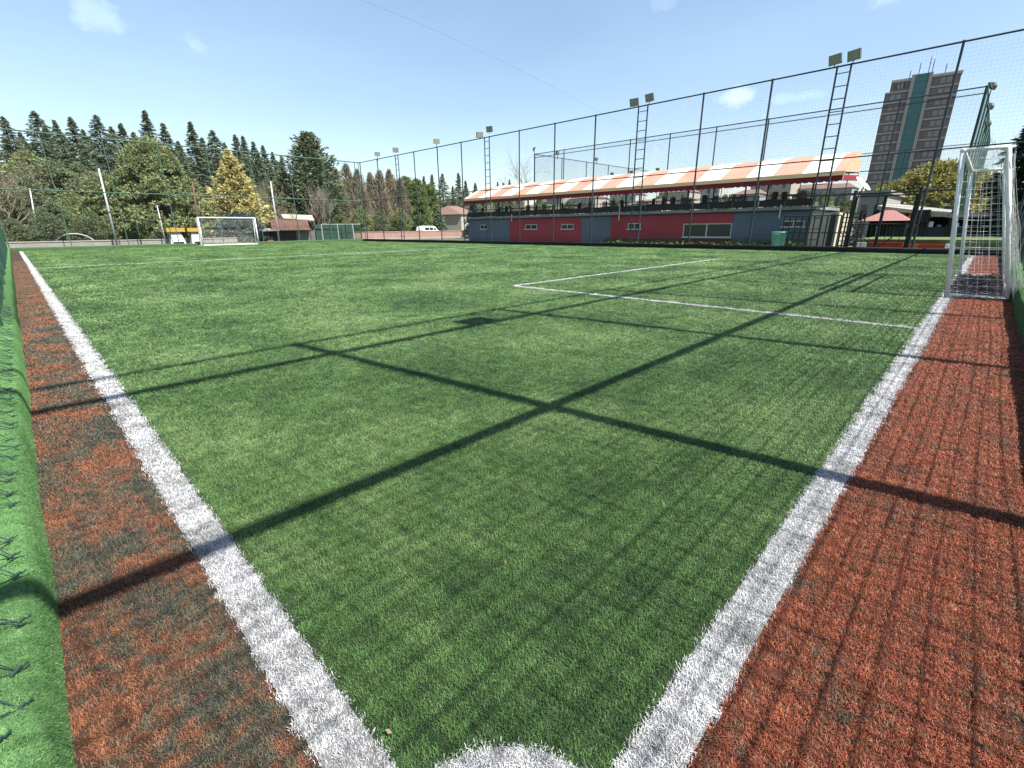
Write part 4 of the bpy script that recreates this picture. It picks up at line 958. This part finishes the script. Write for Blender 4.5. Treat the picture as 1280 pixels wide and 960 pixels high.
for i, (px, py, Y, k) in enumerate(((530, 227, 95, 4), (540, 225, 92, 2), (553, 224, 88, 3), (573, 223, 84, 2), (566, 238, 78, 0), (582, 232, 92, 4), (594, 234, 110, 2), (622, 232, 130, 4), (629, 233, 130, 2), (637, 229, 130, 4), (604, 240, 120, 1), (648, 238, 130, 3))):
    loc, H = by_px(px, py, Y); plant('spruce_tree', sp[k], loc, 'distant dark spruce to the side of the canopy\'s low end', 'tree', 'distant spruces near the canopy', sc=H/15*1.1)
loc, H = by_px(548, 262, 62); plant('cone_tree', conifer_meshes(131, H, 1.7, M_spruce2, nbr=120, leaves=26, lsz=.3, bare=.02), loc, 'small dark conical spruce behind the white parked van')
bx = onX(592, 248, 41); plant('blue_spruce', conifer_meshes(133, bx[2]+.1, 2.1, M_bluesp, nbr=150, leaves=34, lsz=.3, bare=.02), (bx[0], bx[1], -.1), 'blue green spruce standing at the end of the stand')
bt = onX(656, 190, 75); plant('leafless_tree', bare_meshes(135, bt[2]*1.02, .40, M_barkp, 6, 1, .16, M_barkp), (bt[0], bt[1], -.1), 'tall pale leafless tree above the canopy beside the corner floodlight')
wl = onX(1184, 207, 62); plant('willow_tree', clump_meshes(140, wl[2]+.2, lambda t: 5.0*math.sin(min(1, t*.75+.25)*math.pi)**.6+.3, M_willow, nclump=260, per=60, cr=.8, lsz=.34, z0=.25), (wl[0], wl[1], -.2), 'rounded yellow green willow behind the second pitch fence')
dk_ = onX(1276, 172, 38); plant('dark_conifer', conifer_meshes(143, dk_[2]+2.2, 2.6, M_dkcon, droop=.12, nbr=210, leaves=44, lsz=.34, bare=.12, power=.6), (dk_[0], dk_[1]-1.0, -.1), 'very dark conifer behind the near goal')
bt = onX(1262, 150, 60); plant('leafless_tree', bare_meshes(145, bt[2]*1.0, .45, M_barkp, 5, 1, .12, M_barkp), (bt[0], bt[1]-.5, -.1), 'thin leafless tree rising behind the dark conifer')
# belt of low trees and houses on the rise seen under the canopy
for i in range(26):
    X = 95+random.uniform(0, 70); px = 600+i*22+random.uniform(-8, 8); g = at_groundX(px, X)
    plant('broad_shrub', cl[i % 3], g, ('olive green tree', 'yellowish green tree', 'dark green tree')[i % 3]+' on the rise glimpsed under the canopy', 'tree', 'trees on the rise behind the stand', sc=random.uniform(.55, .95))
M_house = [mat('house_cream', (.55, .50, .42), .9), mat('house_white', (.62, .62, .60), .9), mat('house_grey', (.40, .41, .42), .9)]; M_tile = mat('red_roof_tiles', (.27, .17, .14), .9)
def house(p, w, d, h, m, label, group=None, rz=0):
    root = empty('house', tuple(p), label, 'house', group); root.rotation_euler.z = rz
    MB().box((-d, -w, -1.5), (d, w, h)).build('wall', m, root)
    MB().add([(-d-.3, -w-.3, h), (d+.3, -w-.3, h), (d+.3, w+.3, h), (-d-.3, w+.3, h), (0, -w*.6, h+1.6), (0, w*.6, h+1.6)], [(0, 4, 5, 3), (1, 2, 5, 4), (0, 1, 4), (2, 3, 5), (3, 2, 1, 0)]).build('roof', M_tile, root)
    for k in range(3):
        for z in ((.9, 3.6) if h > 4 else (.9,)):
            y = -w+2*w*(k+.5)/3; MB().box((-d-.05, y-.5, z), (-d+.02, y+.5, z+1.3)).build('window', M_glassd, root)
for i in range(12):
    X = 150+random.uniform(0, 60); g = at_groundX(625+i*38+random.uniform(-10, 10), X)
    house(g, random.uniform(4, 7), 5, random.choice((3.2, 5.8, 6)), M_house[i % 3], ('cream', 'white', 'grey')[i % 3]+' hillside house glimpsed under the canopy', 'houses on the rise behind the stand')
p = onY(568, 285, 74); house((p[0], 74, terrain(p[0]*1., 74.).item()), 3.5, 3.5, 3.0, M_house[0], 'cream house with red roof beyond the far corner beside the stand', rz=-1.2)

# ------------------------------------------------------------------ far end details
def low_wall(name, label, a, b, h, t, m, cat='wall', cap=None):
    a, b = np.array(a, float), np.array(b, float); d = b-a; L = np.linalg.norm(d[:2]); root = empty(name, (a[0], a[1], a[2]), label, cat); root.rotation_euler.z = math.atan2(d[1], d[0])
    n = max(1, int(L/2.5))
    for k in range(n): MB().box((L*k/n+.006, -t/2, -.3), (L*(k+1)/n-.006, t/2, h)).build('panel', m, root)
    if cap: MB().box((0, -t/2-.04, h), (L, t/2+.04, h+.07)).build('coping', cap, root)
    return root
low_wall('low_wall', 'low pale concrete wall behind the far fence below the wood', (-9, 50.2, 0), (14.5, 50.2, 0), .52, .2, M_conc, cap=M_roofw)
low_wall('low_wall', 'low faded pink wall with pale foot beyond the far corner of the pitch', (onY(440, 300, 53)[0], 53, 0), (onY(588, 300, 53)[0], 53, 0), .85, .22, mat('faded_pink_render', (.48, .27, .22), .9, noise=.2, nscale=.6), cap=M_conc)
MB().box((onY(440, 300, 52)[0], 50.5, -.05), (onY(588, 300, 53)[0]-3, 52.85, .16)).build('pavement', M_conc, kind='structure')
low_wall('retaining_wall', 'pale retaining wall along the road on the wooded slope', (-12, 76, terrain(-12., 76.).item()+.2), (12, 76, terrain(12., 76.).item()+.1), .9, .3, M_conc)
def pole(label, p0, p1, Y, r0, m, top=None, lamp_=False):
    a, b = onY(*p0, Y), onY(*p1, Y); a[2] = 0
    root = empty('lamp_pole', (a[0], Y, 0), label, 'pole'); b = b-a
    MB().tube([(0, 0, -.1), (b[0], 0, b[2])], [r0, r0*.75], 10).build('shaft', m, root, True)
    if top: MB().tube([(b[0]*.6, 0, b[2]*.6), (b[0]*.3, 0, b[2]*.3)], .05, 6)
    MB().box((-.18, -.18, -.02), (.18, .18, .10)).build('foot', M_conc, root)
    MB().tube([(b[0], 0, b[2]-.02), (b[0], 0, b[2]+.05)], r0*.85, 10).build('cap', M_steel, root)
M_galv = mat('galvanised_steel', (.62, .66, .66), .45, metal=.1); M_brown = mat('rusty_brown_paint', (.20, .085, .065), .7)
pole('pale galvanised lamp post leaning before the broad pine', (145.5, 303), (123, 210), 49.0, .08, M_galv)
pole('grey galvanised lamp post beside the brown roofed hut', (349, 301), (338, 226), 49.0, .08, M_galv)
pole('rusty brown pole left of the golden conifer', (252, 303), (240, 226), 49.2, .085, M_brown)
pole('thin pale post on the grassy slope', (44, 290), (37, 235), 58.0, .06, M_galv)
pole('short green post by the low concrete wall', (176, 303), (167, 262), 49.3, .05, M_green_steel)
pole('slender grey post left of the white team shelters', (207, 303), (196, 256), 49.3, .05, M_galv)
M_yel = mat('yellow_paint', (.62, .40, .06), .6); M_wtarp = mat('white_tarpaulin', (.76, .78, .78), .6, noise=.1, nscale=2)
def shelter(px0, px1, lab):
    Y = 49.6; a, b = onY(px0, 302, Y)[0], onY(px1, 302, Y)[0]; w = b-a; h = 1.15
    root = empty('team_shelter', (a, Y, 0), lab, 'shelter', None)
    MB().add([(0.1, -.5, .05), (w-.1, -.5, .05), (w-.32, -.1, h), (.32, -.1, h), (.1, .6, .05), (w-.1, .6, .05), (w-.32, .5, h), (.32, .5, h)], [(0, 1, 2, 3), (1, 5, 6, 2), (5, 4, 7, 6), (4, 0, 3, 7), (3, 2, 6, 7)]).build('cover', M_wtarp, root)
    MB().box((0, -.35, h), (w, .65, h+.32)).build('roof_band', M_yel, root)
    for x in (.1, w-.1): MB().tube([(x, .62, 0), (x, .62, h+.02)], .04, 6).build('post', M_black, root)
    MB().box((.3, -.62, .04), (w-.3, -.55, .34)).build('bench', M_black, root)
shelter(210, 233, 'white covered team shelter with yellow roof band left of the far goal'); shelter(236, 254, 'narrower white team shelter with yellow roof band touching the far goal')
def hut():
    Y = 52.0; x0, x1 = onY(331, 300, Y)[0], onY(407, 300, Y)[0]; ze = 1.15
    root = empty('hut', (x0, Y, 0), 'low hut with rusty brown sloping roof and pale sheets on top', 'hut'); w = x1-x0
    mr = mat('rusty_brown_roof', (.20, .105, .075), .9, noise=.4, nscale=1.5); mg = mat('grey_boards', (.20, .21, .19), .9, noise=.3, nscale=2)
    for k in range(14):
        xa, xb = w*.20+w*.62*k/14, w*.20+w*.62*(k+1)/14-.02
        MB().add([(xa-.7, -.8, ze+.02), (xb-.7, -.8, ze+.02), (xb+.4, 2.4, ze+1.25), (xa+.4, 2.4, ze+1.25), (xa-.7, -.8, ze+.07), (xb-.7, -.8, ze+.07), (xb+.4, 2.4, ze+1.3), (xa+.4, 2.4, ze+1.3)], [(3, 2, 1, 0), (4, 5, 6, 7), (0, 1, 5, 4), (1, 2, 6, 5), (2, 3, 7, 6), (3, 0, 4, 7)]).build('roof_sheet', mr, root)
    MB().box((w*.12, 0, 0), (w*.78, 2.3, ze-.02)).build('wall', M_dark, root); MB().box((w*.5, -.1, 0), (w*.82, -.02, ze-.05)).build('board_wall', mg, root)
    MB().add([(w*.45, 1.9, ze+1.22), (w*.98, 1.9, ze+1.0), (w*.98, 2.3, ze+1.5), (w*.45, 2.3, ze+1.6), (w*.45, 1.9, ze+1.3), (w*.98, 1.9, ze+1.1), (w*.98, 2.3, ze+1.6), (w*.45, 2.3, ze+1.7)], [(3, 2, 1, 0), (4, 5, 6, 7), (0, 1, 5, 4), (1, 2, 6, 5), (2, 3, 7, 6), (3, 0, 4, 7)]).build('pale_sheet', M_roofw, root)
    for x in (w*.0, w*.17): MB().tube([(x, -.6, 0), (x, -.6, ze)], .05, 6).build('post', M_black, root)
    MB().add([(-.4, -.9, ze-.05), (w*.2, -.9, ze), (w*.2, 1.2, ze+.2), (-.4, 1.2, ze+.1), (-.4, -.9, ze+.03), (w*.2, -.9, ze+.08), (w*.2, 1.2, ze+.28), (-.4, 1.2, ze+.18)], [(3, 2, 1, 0), (4, 5, 6, 7), (0, 1, 5, 4), (1, 2, 6, 5), (2, 3, 7, 6), (3, 0, 4, 7)]).build('porch_roof', M_slab, root)
    MB().box((w*.02, -.3, 0), (w*.11, .3, .55)).build('crate', M_pink, root)
hut()
def mesh_enclosure():
    Y = 50.8; a, b = onY(404, 300, Y)[0], onY(452, 300, Y)[0]; root = empty('mesh_enclosure', (a, Y, 0), 'low green mesh enclosure between the hut and the corner post', 'enclosure'); w = b-a; h = 1.75
    for k in range(6): MB().tube([(w*k/5, 0, -.05), (w*k/5, 0, h)], .045, 6).build('post', M_green_steel if k % 2 else M_galv, root)
    for z in (.2, h*.5, h): MB().tube([(0, 0, z), (w, 0, z)], .03, 6).build('rail', M_galv if z == h else M_green_steel, root)
    mb = MB(); strands(mb, np.array((0, .05, 0.)), np.array((w, .05, 0.)), h, .07, .07, .008); mb.build('mesh', M_green_steel, root, kind='stuff')
    mb = MB().box((0, 1.6, .0), (w, 1.65, h)); mb.build('back_sheet', mat('dark_green_tarpaulin', (.03, .085, .06), .8), root)
mesh_enclosure()
def van():
    p = onY(535, 290, 57); root = empty('parked_van', (p[0], 57, 0), 'white rounded van parked behind the low pink wall', 'van'); root.scale = (.8, .8, .8); root.rotation_euler.z = .15
    prof = [(-2.0, .35), (-2.05, 1.2), (-1.8, 1.75), (-1.2, 1.95), (.6, 1.95), (1.15, 1.75), (1.6, 1.25), (2.1, 1.05), (2.15, .4)]
    MB().prism(prof, -.85, .85, 'y2') if False else MB().add([(x, y, z) for y in (-.85, .85) for x, z in prof], [tuple(range(8, -1, -1)), tuple(range(9, 18))]+[(i, (i+1) % 9, 9+(i+1) % 9, 9+i) for i in range(9)]).build('body', M_white_paint, root)
    for (x0, x1) in ((-1.5, -.5), (-.4, .5), (.6, 1.25)): MB().box((x0, -.87, 1.25), (x1-.04, -.851, 1.7 if x1 < 1 else 1.55)).build('window', M_glassd, root)
    for x in (-1.35, 1.4):
        for y in (-.8, .8): MB().tube([(x, y-.09, .32), (x, y+.09, .32)], .32, 14).build('wheel', M_black, root)
van()
# small rockery and arch on the slope at the left
def arch():
    c = onY(93, 297, 53.0); root = empty('garden_arch', (c[0], 53, 0), 'low pale hoop arch over the flower bed below the wood', 'arch')
    MB().tube([(1.35*math.cos(t), 0, 1.1*math.sin(t)) for t in np.linspace(0, math.pi, 12)], .045, 6).build('hoop', M_galv, root)
    MB().box((-1.3, .2, -.05), (1.3, .9, .45)).build('bed', mat('reddish_soil', (.27, .17, .12), .95, noise=.3, nscale=3), root)
arch()
for (px, Y, s, lab) in ((16, 53, .32, 'small yellowish shrub by the low wall at the left kerb'), (58, 53.5, .42, 'small dark green shrub by the low concrete wall'), (72, 56, .5, 'grey green shrub behind the low concrete wall'), (118, 55, .4, 'low brown green shrub beside the hoop arch'), (328, 56, .45, 'low shrub between the far goal and the hut')):
    plant('shrub', cl[0 if s < .4 else 2], at_ground(px, Y), lab, 'bush', sc=s)
# overhead cable
def cable():
    a = toward(250, -45, 55); m_ = toward(640, 83, 75); b = toward(905, 232, 150)
    pts = [a*(1-t)**2+2*(m_*2-(a+b)/2)*t*(1-t)+b*t*t for t in np.linspace(0, 1, 24)]
    o = MB().tube(pts, .007, 4).build('overhead_cable', M_black); tag(o, 'thin dark cable crossing the sky above the stand', 'cable')
cable()
